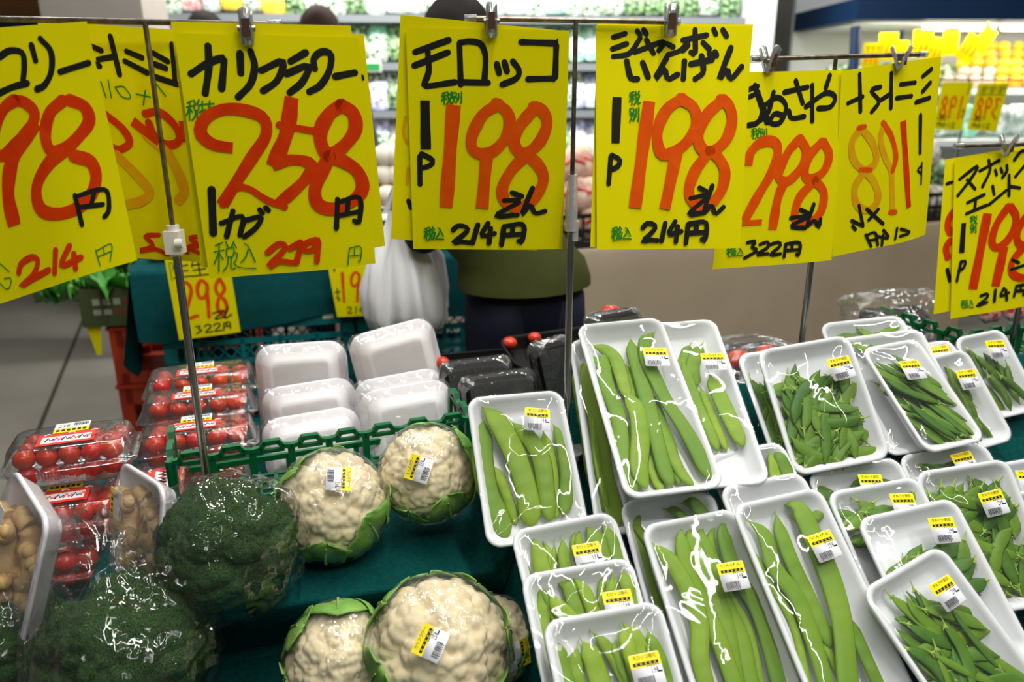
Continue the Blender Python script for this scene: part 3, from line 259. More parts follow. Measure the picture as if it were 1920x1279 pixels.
# ---------------------------------------------------------------- price signs
INK = {'k': 0, 'r': 1, 'g': 2, 'o': 3, 'f': 4}
def ribbon(mb, S, pts, w, flat, mi, lift):
    """a marker stroke lying on the sheet; pts in metres on the sheet plane, S maps (x, y, lift) to space"""
    ln = sum(math.dist(a, b) for a, b in zip(pts, pts[1:])); n = max(6, min(40, int(ln / .004)))
    c = spline(pts, n) if len(pts) > 2 else spline(pts, max(4, n // 2)); n = len(c) - 1; hw = w / 2; vs = []
    rnd = random.Random(int(pts[0][0] * 1e5) + int(pts[-1][1] * 1e5))
    ph = rnd.random() * 6
    for i, p in enumerate(c):
        t = c[min(i + 1, n)] - c[max(i - 1, 0)]; t = t / (np.linalg.norm(t) + 1e-9); k = hw * (1 + .07 * math.sin(i * .55 + ph))
        q = np.array([-t[1], t[0]]) * k
        vs += [S(*(p + q), lift), S(*(p - q), lift)]
    mb.add(vs, [(2 * i, 2 * i + 1, 2 * i + 3, 2 * i + 2) for i in range(n)], mi, False)
    if not flat:
        for p in (c[0], c[-1]):
            mb.add([S(p[0] + hw * math.cos(a * math.pi / 5), p[1] + hw * math.sin(a * math.pi / 5), lift) for a in range(10)], [list(range(10))], mi, False)
def sheet(name, d, label, cat, group, w=.21, l=.297, bow=.004, strokes=True, pm=None):
    c = [Vector(k) for k in d['c']]; nr = (c[3] - c[0]).cross(c[1] - c[0]).normalized()
    if nr.y > 0: nr = -nr
    org = (c[0] + c[1]) / 2
    def S(x, y, lift):
        u, v = x / w, y / l
        p = (c[0] * (1 - u) + c[1] * u) * (1 - v) + (c[3] * (1 - u) + c[2] * u) * v
        return p + nr * (lift + bow * v * math.sin(math.pi * u * 1.0) - bow * .4 * math.sin(2 * math.pi * u) * v) - org
    mb = MB(); mb.grid(lambda u, v: S(u * w, v * l, 0), 14, 18, 5)
    mb.grid(lambda u, v: S(u * w, v * l, -.0004), 14, 18, 5)
    for i, s in enumerate(d['s'] if strokes else []):
        p = s[3:]; pts = [np.array([p[k] / 1000 * w, p[k + 1] / 1000 * l]) for k in range(0, len(p), 2)]
        if any(k[0] < -.06 or k[0] > w + .06 for k in pts): continue
        pts = [np.array([min(max(k[0], .001), w - .001), min(max(k[1], .001), l - .001)]) for k in pts]
        ribbon(mb, S, pts, s[1] / 1e4 * (1.1 if s[0] != 'g' else 1) * (w / .21), s[2], INK[s[0]], .0004 + .00003 * i)
    o = mb.build(name, [ink, red_ink, green_ink, orange_ink, faded_ink, pm or paper]); o.location = org
    return tag(o, label, cat, group)
GS = 'hand-lettered price sheets clipped over the stall'
for k, lb in (('a', 'yellow price sheet 98 yen over the ginger and tomato packs, leftmost in front'), ('b', 'yellow price sheet seen from its back, mirrored writing, behind the left steel pole'),
              ('c', 'yellow price sheet 258 yen with red 279 above the stacked white trays'), ('c2', 'blank-edged yellow sheet sticking out right behind the 258 yen sheet'), ('c3', 'yellow sheet whose top edge peeks over the 258 yen sheet'),
              ('d', 'yellow price sheet 198 yen, four black katakana, left of the middle steel pole'), ('d2', 'tilted yellow sheet peeking out left behind the four-katakana 198 yen sheet'),
              ('e', 'yellow price sheet 198 yen with two lines of black kana, right of the middle pole'), ('e2', 'yellow sheet peeking out left behind the two-line 198 yen sheet'),
              ('f', 'yellow price sheet 298 yen with 322 yen below, on the right stand'), ('g', 'yellow price sheet seen from its back with mirrored 198, on the right stand'),
              ('h', 'yellow price sheet 198 yen cut off by the right frame edge'), ('h2', 'yellow sheet peeking out left behind the sheet at the right frame edge')):
    sheet('price_sign', SG[k], lb, 'price sign', GS, bow={'a': .006, 'c': .006, 'g': .008, 'h': .006}.get(k, .003))
# ---------------------------------------------------------------- sign stands and clips
def stand(name, px, py, z0, z1, b0, b1, label, joint=None, worn=True):
    t = thing(name, label, 'sign stand', Matrix.Translation((px, py, z0)))
    L = lambda p: (p[0] - px, p[1] - py, p[2] - z0)
    zj = joint or z1
    MB().tube([L((px, py, zj)), L((px, py, z1))], .0032, 12).build('pole_rod', steel_old, t)
    MB().tube([L((px, py, z0)), L((px, py, zj))], .0052, 14).build('pole', steel, t)
    b0, b1 = Vector(b0), Vector(b1)
    MB().tube([L(b0), L(b1)], .0036, 12).build('cross_bar', steel_old, t)
    dv = (b1 - b0).normalized()
    for e, sg in ((b0, -1), (b1, 1)):
        MB().tube([L(e - dv * sg * .012), L(e + dv * sg * .004)], .0052, 12).build('end_cap', clip_clear, t)
    MB().tube([(0, 0, .002), (0, 0, .012)], .03, 20).build('base', steel, t)
    return t, L
t, L = stand('sign_stand', -.44, 1.0, .735, 1.479, (-.78, .985, 1.484), (-.283, 1.008, 1.477), 'steel sign stand with a white collar in front of the stacked white trays', 1.215)
mb = MB(); mb.box((0, 0, .478), (.020, .020, .030), 0); mb.tube([(0, 0, .46), (0, 0, .5)], .008, 12); mb.tube([(.006, -.012, .478), (.016, -.012, .478)], .006, 10)
mb.build('collar', white_pl, t)
t, L = stand('sign_stand', .0835, 1.09, .86, 1.489, (-.058, 1.085, 1.490), (.218, 1.1, 1.487), 'steel sign stand between the two middle 198 yen sheets', 1.235)
mb = MB(); mb.tube([(0, 0, .352), (0, 0, .395), (.001, 0, .43)], [.0088, .0088, .0062], 12); mb.box((.006, 0, .352), (.008, .010, .028)); mb.build('collar', film_mat('old_tape', .1, .5, .3, .5, 300, .32, (236, 224, 178)), t)
stand('sign_stand', .5085, 1.292, .70, 1.452, (.362, 1.235, 1.446), (.668, 1.335, 1.457), 'steel sign stand behind the snow pea trays', 1.2)
stand('sign_stand', .997, 1.468, .70, 1.306, (.80, 1.432, 1.306), (1.25, 1.50, 1.313), 'steel sign stand beside the green basket at the right frame edge', 1.15)
def make_clip(name, label, M, op=0.):
    t = thing(name, label, 'clip', M, 'clear plastic sign clips')
    for sg, nm in ((-1, 'front_jaw'), (1, 'back_jaw')):
        mb = MB(); th = D(11 + op)
        R = Matrix.Translation((0, sg * .0045, .004)) @ Matrix.Rotation(-sg * th, 4, 'X')
        pr = rrect(.0145, .043, .0055, 0, 4)
        A = [(x, 0, y) for x, y, z in pr]; B = [(x * .96, sg * .0025, y * .98) for x, y, z in pr]
        mb.loops([A, B], 0) if sg > 0 else mb.loops([B, A], 0)
        for sx in (-1, 1): mb.box((sx * .0062, sg * .0035, 0), (.0016, .004, .036))
        mb.v = [tuple(R @ Vector(v)) for v in mb.v]
        mb.build(nm, clip_clear, t)
    MB().tube([(-.010, 0, .002), (.010, 0, .002)], .0036, 12).build('spring', steel, t)
    MB().box((0, -.0085, .0025), (.0085, .003, .020)).build('pad', brown_pad, t)
    return t
for i, (x, y, z, rz, op, lb) in enumerate(((-.612, .962, 1.472, 0, 0, 'clear clip holding the leftmost price sheet'), (-.312, .982, 1.468, 12, 0, 'clear clip holding the 258 yen sheet'),
        (-.026, 1.07, 1.483, 2, 0, 'clear clip holding the four-katakana 198 yen sheet'), (.208, 1.096, 1.484, 3, 0, 'clear clip holding the two-line 198 yen sheet'),
        (.383, 1.228, 1.441, 40, 8, 'clear clip at the left end of the right stand bar'), (.614, 1.305, 1.447, 60, 12, 'clear clip holding the mirrored sheet on the right stand'),
        (.897, 1.445, 1.303, 40, 10, 'clear clip holding the sheet at the right frame edge'))):
    make_clip('sign_clip', lb, T(x, y - .004, z, D(rz)), op)
# ---------------------------------------------------------------- foam trays, film, labels
def tray_mesh(w, l, m=foam, depth=.026, r=.021, wall=1.):
    P = [(.020, -depth), (.015, -depth + .0012), (.004, -.006), (.0008, -.0042), (0, -.0015), (.0006, .0008), (.0025, .0016), (.0052, .0012), (.0075, -.0008), (.0095, -.004), (.019, -depth + .006), (.023, -depth + .0035), (.028, -depth + .003)]
    return MB().loops([rrect(w - 2 * i * wall, l - 2 * i * wall, max(r - i * wall * .55, .006), z, 7) for i, z in P], 0).mesh('foam_tray', m)
def film_mesh(w, l, seed, dome=.006, m=None, hug=True):
    rn = random.Random(seed); ph = [rn.random() * 10 for _ in range(8)]
    nx, ny = 22, 30; mb = MB(); b = [(rn.uniform(-.35, .35) * w, rn.uniform(-.4, .4) * l, rn.uniform(.018, .045), rn.uniform(-.004, .006)) for _ in range(7)]
    def top(u, v):
        x, y = (u - .5) * w, (v - .5) * l; ex = 1 - abs(2 * u - 1) ** 3; ey = 1 - abs(2 * v - 1) ** 4; e = ex * ey
        z = .0022 + dome * e
        for bx, by, br, bh in b: z += bh * e * math.exp(-((x - bx) ** 2 + (y - by) ** 2) / br ** 2)
        for k, (cx, cy) in enumerate(((-1, -1), (1, -1), (1, 1), (-1, 1))):   # pull lines from the corners
            dx, dy = x - cx * w / 2, y - cy * l / 2; rr = math.hypot(dx, dy); z += .0022 * math.sin(math.atan2(dy, dx) * 9 + ph[k]) * math.exp(-rr / .04) * min(rr / .012, 1)
        return x, y, z
    rim = lambda x, y: (x, y)
    def fit(p):
        x, y, z = p; hx, hy, r = w / 2 + .0006, l / 2 + .0006, .021      # round the corners like the rim
        ax, ay = abs(x) - (hx - r), abs(y) - (hy - r)
        if ax > 0 and ay > 0:
            q = max(ax, ay) / math.hypot(ax, ay); x = math.copysign(hx - r + ax * q, x); y = math.copysign(hy - r + ay * q, y)
        return (x, y, z)
    mb.grid(lambda u, v: fit(top(u, v)), nx, ny)
    R = [[(x, y, z + .002) for x, y, z in rrect(w + .0012, l + .0012, .0216, 0, 7)], [(x, y, z) for x, y, z in rrect(w - .006, l - .006, .020, -.007, 7)], [(x, y, z) for x, y, z in rrect(w - .032, l - .032, .016, -.0272, 7)]]
    mb.loops(R, 0, False, False)
    return mb.mesh('film_wrap', m or cling)
LABEL = {}
NAMES = {'M': 'モロッコ隠元', 'I': 'いんげん', 'K': 'きぬさや豌豆', 'k': 'きぬさや豌豆', 'S': 'スナップ豌豆', 'C': 'カリフラワー'}
PRICE = {'M': '198', 'I': '198', 'K': '298', 'k': '158', 'S': '198', 'C': '258'}
def label_mesh(kd):
    if kd in LABEL: return LABEL[kd]
    mb = MB(); w, h = .037, .0355
    A = rrect(w, h, .002, 0, 3); mb.loops([[(x, y, z - .0001) for x, y, z in A], A], 0)
    mb.box((0, h * .29, .0001), (w - .0002, h * .40, .0001), 1)
    put_text(mb, NAMES[kd], -w * .36, h * .33, w * .38, h * .455, .0004, 2)
    rn = random.Random(kd)
    mb.box((0, h * .19, .0002), (w * .82, h * .10, .0001), 2)
    for k in range(5):
        x = -w * .30 + k * w * .15; mb.box((x, h * .19, .0004), (w * .05, h * .07, .0001), 1); mb.box((x, h * .19, .0005), (w * .015, h * .07, .0001), 2)
    for k in range(6): mb.box((w * .03 + k * w * .07, h * .105, .0003), (w * .04, h * .035, .0001), 2)
    put_text(mb, PRICE[kd], w * .14, -h * .13, w * .36, h * .06, .0003, 2)
    mb.box((w * .40, -h * .10, .0002), (w * .14, h * .05, .0001), 2)
    x = -w * .36
    while x < w * .16:
        bw = rn.choice((.0004, .0007, .001)); mb.box((x + bw / 2, -h * .30, .0002), (bw, h * .22, .0001), 2); x += bw + rn.choice((.0005, .0008))
    for k in range(7): mb.box((-w * .32 + k * w * .07, -h * .44, .0002), (w * .03, h * .035, .0001), 2)
    LABEL[kd] = mb.mesh('price_label', [st_white, st_yel, st_blk]); return LABEL[kd]
SIGHT = {  # what each tray looks like and where it lies
 'T1': 'white tray of broad flat beans lying right of the rear cauliflowers, fully in view', 'T2': 'half covered white tray of broad flat beans, topmost of the row of three',
 'T3': 'half covered white tray of broad flat beans, middle of the row of three', 'T4': 'white tray of broad flat beans nearest the camera, bottom of the row of three',
 'J1': 'big white tray of long green beans lying on top, right of the middle pole', 'J2': 'white tray of long beans peeking out left from under the big top tray', 'J3': 'white tray of long beans leaning just right behind the big top tray',
 'J4': 'white tray with short ends of beans showing between the big tray and the snow peas', 'J5': 'covered white tray with only its left rim showing below the big top tray', 'J6': 'white tray with two bean tips and one long bean, under the front bean tray',
 'J7': 'white tray of six long beans at the front, label at its right middle', 'J8': 'white tray with an empty upper end beneath the front right bean tray', 'J9': 'front white tray of crossing long beans, right of the six-bean tray',
 'K1': 'white tray heaped with snow peas marked 298 behind the front rows', 'K2': 'white tray of snow peas peeking out left behind the heaped one', 'K3': 'white tray with a few pea leaves, farthest back behind the heaped snow peas', 'K4': 'white tray with a pea stem, second from the back behind the heaped snow peas',
 'K5': 'tilted white tray of thin pea pods marked 158 with shining film', 'K6': 'small white tray with only its corner label showing behind the 158 tray', 'K7': 'small white tray of snap peas marked 198 right of the 158 tray', 'K8': 'small white tray of snap peas at the right frame edge beside the green basket',
 'K9': 'white snow pea tray directly below the heaped one, mostly covered', 'K10': 'white snow pea tray second below the heaped one, mostly covered', 'K11': 'white snow pea tray third below the heaped one, label at its upper right', 'K12': 'white snow pea tray turned askew at the lower right front',
 'K13': 'white snow pea tray just below the 158 tray, mostly covered', 'K14': 'white snow pea tray at the right, fully open beside the row of four', 'K15': 'white snow pea tray cut off at the right frame edge, upper', 'K16': 'white snow pea tray cut off at the right frame edge, lower'}
TM = {}; TW = {}
for i, (k, p) in enumerate(TR.items()):
    M = pose(p[1:8]); w, l = p[8], p[9]
    if k == 'K7': M = pose(p[1:4] + [p[4], D(48)] + p[6:8])
    TM[k] = M; TW[k] = (w, l)
    t = thing('produce_tray', SIGHT[k], 'produce tray', M, {'M': 'trays of broad flat beans', 'J': 'trays of long green beans'}.get(p[0], 'trays of peas'))
    link('foam_tray', tray_mesh(w, l), t)
    fw = link('film_wrap', film_mesh(w, l, i * 7 + 3), t)
    if k in LB:
        x, y, kd, a = LB[k]; x = min(x, w / 2 - .022); y = min(y, l / 2 - .020)
        link('price_label', label_mesh(kd), fw, T(x, y, .0135, D(a)))
# ---------------------------------------------------------------- beans and peas
def pod(pts, w, th, seeds=7, tip=.16, tail=.1, n=30, nr=10, seed=0, flat=1.0, mi=0, tipm=None):
    c = spline(pts, n); mb = MB(); vs = []; rn = random.Random(seed); ph = rn.random() * 6; tw = rn.uniform(-.25, .25)
    for i, p in enumerate(c):
        t = i / n; d = c[min(i + 1, n)] - c[max(i - 1, 0)]; d = d / (np.linalg.norm(d) + 1e-9)
        sd = np.array([-d[1], d[0], 0]); sd /= np.linalg.norm(sd) + 1e-9; up = np.cross(d, sd); up = up if up[2] > 0 else -up
        a = tw * math.sin(t * 3 + ph); sd, up = sd * math.cos(a) + up * math.sin(a), up * math.cos(a) - sd * math.sin(a)
        k = .05 + .95 * (min(t / tip, 1) ** .8 * (1 if t > tip else 1)) if t < tip else 1
        k = .05 + .95 * math.sin(min(t / tip, 1) * math.pi / 2) ** 1.25
        k *= math.sin(min((1 - t) / tail, 1) * math.pi / 2) ** .7 * .93 + .07
        k *= 1 + .05 * math.sin(t * 9 + ph)
        bmp = 1 + .22 * math.sin(t * seeds * 2 * math.pi + ph)
        for j in range(nr):
            q = 2 * math.pi * j / nr; cx, cy = math.cos(q), math.sin(q); cy = math.copysign(abs(cy) ** .6, cy)
            vs.append(p + sd * (math.copysign(abs(cx) ** .9, cx) * w / 2 * k) + up * (cy * th / 2 * (k ** .6) * (bmp if abs(cx) < .7 else 1)))
    fs = [(i * nr + j, i * nr + (j + 1) % nr, (i + 1) * nr + (j + 1) % nr, (i + 1) * nr + j) for i in range(n) for j in range(nr)]
    fs += [list(range(nr))[::-1], [n * nr + j for j in range(nr)]]
    mb.add(vs, fs, mi)
    return mb
WHERE = {'T1': 'fully seen tray right of the rear cauliflowers', 'T2': 'topmost tray of the three at the cloth edge', 'T3': 'middle tray of the three at the cloth edge', 'T4': 'nearest tray of the three at the cloth edge', 'J1': 'big top tray right of the middle pole', 'J2': 'tray under the big top tray at its left', 'J3': 'tray leaning right behind the big top tray', 'J4': 'half covered tray between big tray and snow peas', 'J6': 'tray under the front six-bean tray', 'J7': 'front tray with six long beans', 'J9': 'front tray with shining film',
 'K1': 'heaped tray marked 298', 'K2': 'tray peeking out left behind the heaped one', 'K3': 'farthest back tray', 'K4': 'second tray from the back', 'K5': 'tilted tray marked 158', 'K6': 'corner tray behind the 158 tray', 'K7': 'small tray right of the 158 tray', 'K8': 'small tray beside the green basket', 'K9': 'tray directly below the heaped one', 'K10': 'second tray below the heaped one', 'K11': 'third tray below the heaped one', 'K12': 'askew tray at the lower right front', 'K13': 'tray just below the 158 tray', 'K14': 'open tray at the right', 'K15': 'upper tray cut off at the right frame edge', 'K16': 'lower tray cut off at the right frame edge'}
for k, bl in BN.items():
    w, l = TW[k]; M = TM[k]; nb = len(bl); jumbo = k[0] == 'J'
    for i, b in enumerate(bl):
        xs = np.array(b[1:]).reshape(-1, 2) / 1e4
        xs[:, 0] = np.clip(xs[:, 0], -w / 2 + .013, w / 2 - .013); xs[:, 1] = np.clip(xs[:, 1], -l / 2 + .014, l / 2 - .012)
        z = -.0185 + .0165 * i / max(nb - 1, 1)
        zz = [z - .006 * (abs(2 * q - 1) ** 3) * (i / nb) for q in np.linspace(0, 1, len(xs))]
        c = np.mean(xs, 0); pts = [(x - c[0], y - c[1], zq - z) for (x, y), zq in zip(xs, zz)]
        ln = sum(math.dist(a, b_) for a, b_ in zip(pts, pts[1:]))
        mb = pod(pts, b[0] / 1e4 * (1.06 if jumbo else .97), .0064, seeds=max(3, int(ln / .022)), seed=i * 31 + len(k), tip=min(.2, .030 / ln), tail=min(.2, .026 / ln))
        s0, s1 = np.array(pts[0]), np.array(pts[1]); dv = (s0 - s1) / np.linalg.norm(s0 - s1)
        o = mb.build('green_bean', bean_m if not jumbo else bean_m2); o.matrix_world = M @ Matrix.Translation((c[0], c[1], z))
        st_o = MB().tube([s0 - dv * .002, s0 + dv * .004, s0 + dv * .008 + np.array([.0012, 0, 0])], [.0011, .0007, .0003], 6).build('stem_tip', stem_m, o)
        tag(o, ('broad flat green bean' if not jumbo else 'long flat green bean') + ' in the ' + WHERE[k], 'green bean', 'beans in the ' + WHERE[k])
def pea_variant(seed, L, w, th, bend, m, hook=True):
    rn = random.Random(seed); pts = []
    for i in range(6):
        t = i / 5 - .5; pts.append((t * L, bend * (t * t - .1), .0))
    mb = pod(pts, w, th, seeds=6, tip=.30, tail=.28, n=18, nr=8, seed=seed)
    e = np.array(pts[-1]); d = rn.uniform(-.5, .5)
    mb.tube([e - [.003, 0, 0], e + [.003, 0, .0006], e + [.007, .002 * d, .001], e + [.012, .006 * d, .0015]], [.0022, .0012, .0008, .0007], 6, 1)
    for a in range(4):
        q = a * 1.57; mb.tube([e + [.0015, 0, 0], e + [-.002, .0032 * math.cos(q), .0025 * math.sin(q)], e + [-.0045, .0052 * math.cos(q), .003 * math.sin(q)]], [.0011, .0009, .0002], 5, 1)
    return mb.mesh('pea_pod', [m, stem_m])
SN_V = [pea_variant(i, .070 + .016 * ((i * 37) % 10) / 10, .0168 + .003 * ((i * 13) % 7) / 7, .0036, (.022, -.03, .04, .008)[i % 4], pea_m) for i in range(8)]
TH_V = [pea_variant(40 + i, .085 + .012 * i / 4, .0105 + .001 * i, .0038, (.01, -.014, .02)[i % 3], pea_m) for i in range(5)]
SP_V = [pea_variant(80 + i, .066 + .008 * i / 4, .0135, .0098, (.014, -.02, .024)[i % 3], snap_m) for i in range(5)]
rn = random.Random(5)
# pods per tray: (count, x range, y range as fractions of the tray, main direction, spread, variants)
PEAS = {'K1': (74, -.95, .95, -.98, .40, 40, 90, SN_V), 'K2': (16, -.95, -.3, -.8, .5, 80, 40, SN_V), 'K3': (6, -.8, .8, .62, .9, 0, 40, SN_V), 'K4': (4, -.2, .8, .62, .9, -20, 30, SN_V), 'K5': (34, -.85, .85, -.9, .58, -52, 14, TH_V + SN_V[:1]), 'K6': (3, -.4, .4, .0, .4, 90, 40, SP_V),
        'K7': (10, -.6, .6, -.7, .45, -80, 16, SP_V), 'K8': (9, -.6, .6, -.7, .7, -85, 30, SP_V), 'K9': (17, -.95, .95, .3, .78, 0, 40, SN_V), 'K10': (17, -.95, .95, .3, .76, 0, 35, SN_V), 'K11': (38, -.95, .95, -.25, .5, 25, 45, SN_V), 'K12': (50, -.85, .85, -.92, .52, -60, 50, SN_V + TH_V[:2]), 'K13': (17, -.95, .95, .3, .76, 0, 60, SN_V), 'K14': (66, -.85, .88, -.9, .66, 20, 80, SN_V), 'K15': (8, -.85, .85, .0, .66, 20, 60, SN_V), 'K16': (5, -.8, .8, .4, .68, 20, 60, SN_V)}
for k, (cnt, xa, xb, ya, yb, dr, sp, V) in PEAS.items():
    w, l = TW[k]; hw, hl = w / 2 - .016, l / 2 - .016
    for i in range(cnt):
        lay = i / max(cnt - 1, 1); a = D(dr + rn.uniform(-sp, sp)) + (math.pi if rn.random() < .5 else 0)
        me = V[rn.randrange(len(V))]; hL = max(abs(v.co.x) for v in me.vertices) * .82
        mx = hw + .009 - hL * abs(math.cos(a)); my = hl + .009 - hL * abs(math.sin(a))
        x = rn.uniform(xa, xb) * hw; y = rn.uniform(ya, yb) * hl
        x = min(max(x, -max(mx, .002)), max(mx, .002)); y = min(max(y, -max(my, .002)), max(my, .002))
        edge = max(abs(x) / hw, abs(y) / hl); z = -.0180 + .0185 * lay * (1 - .35 * edge ** 2)
        o = link('snow_pea' if V is not SP_V else 'snap_pea', me)
        o.matrix_world = TM[k] @ Matrix.Translation((x, y, z)) @ Euler((rn.uniform(-.16, .16), rn.uniform(-.05, .05), a)).to_matrix().to_4x4()
        kind = 'snap pea' if V is SP_V else ('thin pea pod' if me in TH_V else 'snow pea')
        tag(o, 'green ' + kind + ' in the ' + WHERE[k], 'pea pod', 'peas in the ' + WHERE[k])

# ---------------------------------------------------------------- cauliflowers
curd_m = mat('cauliflower_curd', (246, 232, 196), .6, .3, noise_s=9, noise_a=.25, rgb2=(236, 214, 162), bump=.25, bump_s=420, sss=.08)
leaf_m = mat('cauliflower_leaf', (66, 128, 36), .5, .35, noise_s=22, noise_a=.25, rgb2=(146, 184, 92), bump=.8, bump_s=70)
rib_m = mat('leaf_rib', (160, 192, 110), .5, .35)
broc_m = mat('broccoli_florets', (10, 28, 16), .75, .2, noise_s=62, noise_a=.12, rgb2=(66, 98, 46), bump=1.0, bump_s=90)
stalk_m = mat('broccoli_stalk', (92, 128, 62), .55, .3)
def ico(sub):
    bm = bmesh.new(); bmesh.ops.create_icosphere(bm, subdivisions=sub, radius=1)
    v = np.array([x.co[:] for x in bm.verts]); f = [[q.index for q in p.verts] for p in bm.faces]; bm.free(); return v, f
ICO = {k: ico(k) for k in (3, 5, 6)}
def sph_pts(n, seed):
    r = np.random.RandomState(seed); p = r.normal(size=(n * 6, 3)); p /= np.linalg.norm(p, axis=1)[:, None]; out = [p[0]]
    for q in p[1:]:
        if len(out) >= n: break
        if min(np.linalg.norm(q - np.array(out), axis=1)) > 2.6 / math.sqrt(n): out.append(q)
    return np.array(out)
def cells(v, n, seed):
    p = sph_pts(n, seed); d = np.full(len(v), 9.)
    for q in p: d = np.minimum(d, np.linalg.norm(v - q, axis=1))
    r = 2.0 / math.sqrt(len(p)) * 1.1
    return np.sqrt(np.clip(1 - (d / r) ** 2, 0, 1))
def from_np(v, f, name, mats):
    return MB().add(v.tolist(), f).mesh(name, mats)
def curd_mesh(seed):
    v, f = ICO[6]; v = v.copy(); h = .10 * cells(v, 30, seed) + .085 * cells(v, 130, seed + 1) + .055 * cells(v, 520, seed + 2)
    rr = .82 + h; rr *= np.where(v[:, 2] < -.35, 1 - .25 * (-.35 - v[:, 2]), 1)
    v = v * rr[:, None]; v[:, 2] *= .92
    return from_np(v, f, 'curd', curd_m)
CURD = [curd_mesh(11), curd_mesh(47)]
def leaf_part(parent, R, az, p0, p1, wd, out, seed, curl=0.):
    """a leaf lying round the head from polar angle p0 (below) up to p1"""
    rn = random.Random(seed); ph = rn.random() * 6; nu, nv = 10, 16; mb = MB()
    def fn(u, v):
        a = (u - .5) * 2; th = D(p0 + (p1 - p0) * v); k = math.sin(min(v * 1.25 + .25, 1.57)) * (1 - max(v - .7, 0) / .3 * .75) ; k = k if v < 1 else .12
        phi = az + a * D(wd * 1.2) * k * (1 + .16 * math.sin(v * 11 + ph) + .07 * math.sin(v * 31 + ph * 2)) / max(math.sin(th), .5)
        r = R * (1.0 + out * v * (.7 + .9 * v) + .035 * a * a + .022 * math.sin(v * 9 + ph) * a + .02 * math.sin(a * 6 + v * 5 + ph) + curl * max(v - .6, 0) ** 2)
        return (r * math.sin(th) * math.cos(phi), r * math.sin(th) * math.sin(phi), r * math.cos(th) * .95)
    mb.grid(fn, nu, nv)
    def off(p): q = Vector(p); return q + q.normalized() * R * .02
    c = [off(fn(.5, v / 10)) for v in range(10)]
    mb.tube(c, [R * (.06 - .0055 * i) for i in range(10)], 6, 1)
    o = mb.build('leaf', [leaf_m, rib_m], parent)
    m = o.modifiers.new('thick', 'SOLIDIFY'); m.thickness = R * .022
def head_frame(c, roll=0., up=.35):
    c = Vector(c); z = (Vector((0, 0, 1.4)) - c).normalized(); z = (z + Vector((0, 0, up))).normalized(); x = Vector((0, 0, 1)).cross(z).normalized(); y = z.cross(x)
    return Matrix.Translation(c) @ Matrix(((x.x, y.x, z.x, 0), (x.y, y.y, z.y, 0), (x.z, y.z, z.z, 0), (0, 0, 0, 1))) @ Matrix.Rotation(roll, 4, 'Z')
def wrap_mesh(R, seed, name='film_wrap', amp=.03, m=None, sub=5, sc_=(1, 1, 1), tips=()):
    v, f = ICO[sub]; v = v.copy(); k = np.array([1 + amp * (1 - 2.2 * abs(noise.noise((x * 2.1 + seed, y * 2.1, z * 2.1)))) + amp * .55 * (1 - 2 * abs(noise.noise((x * 6 + seed, y * 6, z * 6)))) for x, y, z in v])
    w = v * k[:, None] * R * np.array(sc_)
    for tp, ln, wd in tips:
        tp = np.array(tp) / np.linalg.norm(tp); dt = v @ tp; g = np.exp(-((1 - dt) / wd) ** 1.0); w = w * (1 + (g * ln)[:, None] * (1 + .25 * np.sin(np.arctan2(v[:, 0], v[:, 1]) * 11))[:, None])
    return from_np(w, f, name, m or cling_loose)
def sticker_on(parent, c, R, a, b, ang, me, k=1.07):
    """lay a label on a round head; a, b offsets to the viewer's right and up in radii, ang its turn"""
    c = Vector(c); z = (Vector((0, 0, 1.4)) - c).normalized(); x = Vector((0, 1, 0)).cross(Vector((0, 0, 1))) * 1; x = Vector((1, 0, 0)); x = (x - z * x.dot(z)).normalized(); y = z.cross(x)
    n = (z * math.sqrt(max(1 - a * a - b * b, .05)) + x * a + y * b).normalized(); xx = (x - n * x.dot(n)).normalized(); yy = n.cross(xx)
    M = Matrix(((xx.x, yy.x, n.x, 0), (xx.y, yy.y, n.y, 0), (xx.z, yy.z, n.z, 0), (0, 0, 0, 1))) @ Matrix.Rotation(D(ang), 4, 'Z')
    W_ = Matrix.Translation(c + n * R * k) @ M
    return link('price_label', me, parent, parent.matrix_world.inverted() @ W_)
CAU = [((-.268, 1.02, .812), .079, 0, 'cauliflower in clear film beside the broccoli, label with yellow edge at right', (.09, .45, -90), ((-1.75, 120, 48, 22, .10), (-.75, 125, 40, 30, .12), (-.1, 120, 62, 18, .12), (2.35, 125, 44, 28, .10), (1.5, 130, 66, 26, .08), (3.0, 125, 58, 20, .12), (-2.6, 120, 70, 20, .06))),
       ((-.130, 1.082, .834), .073, 1, 'cauliflower in clear film at the right end of the green basket', (-.18, .08, 72), ((-1.15, 125, 42, 26, .12), (.35, 125, 40, 36, .16), (-.3, 130, 60, 26, .14), (-2.0, 130, 62, 24, .08), (1.6, 125, 56, 24, .08), (3.4, 135, 92, 22, .02))),
       ((-.097, .846, .701), .0895, 0, 'large cauliflower in clear film at the front below the cloth step', (-.1, .06, 66), ((2.5, 130, 54, 26, .10), (1.7, 130, 62, 28, .07), (.9, 130, 60, 20, .08), (.1, 130, 62, 18, .10), (-.7, 130, 72, 22, .06), (3.6, 125, 44, 30, .16))),
       ((-.228, .842, .690), .068, 1, 'cauliflower with a green leaf across it, cut by the bottom frame edge at left', None, ((2.5, 130, 40, 30, .12), (1.5, 130, 26, 30, .14), (.6, 130, 46, 26, .12), (3.4, 130, 72, 22, .06))),
       ((-.026, .902, .668), .058, 1, 'cauliflower half hidden behind the large front one, label low at right', (.55, -.28, -80), ((1.9, 130, 70, 26, .06), (-.6, 130, 50, 26, .1)))]
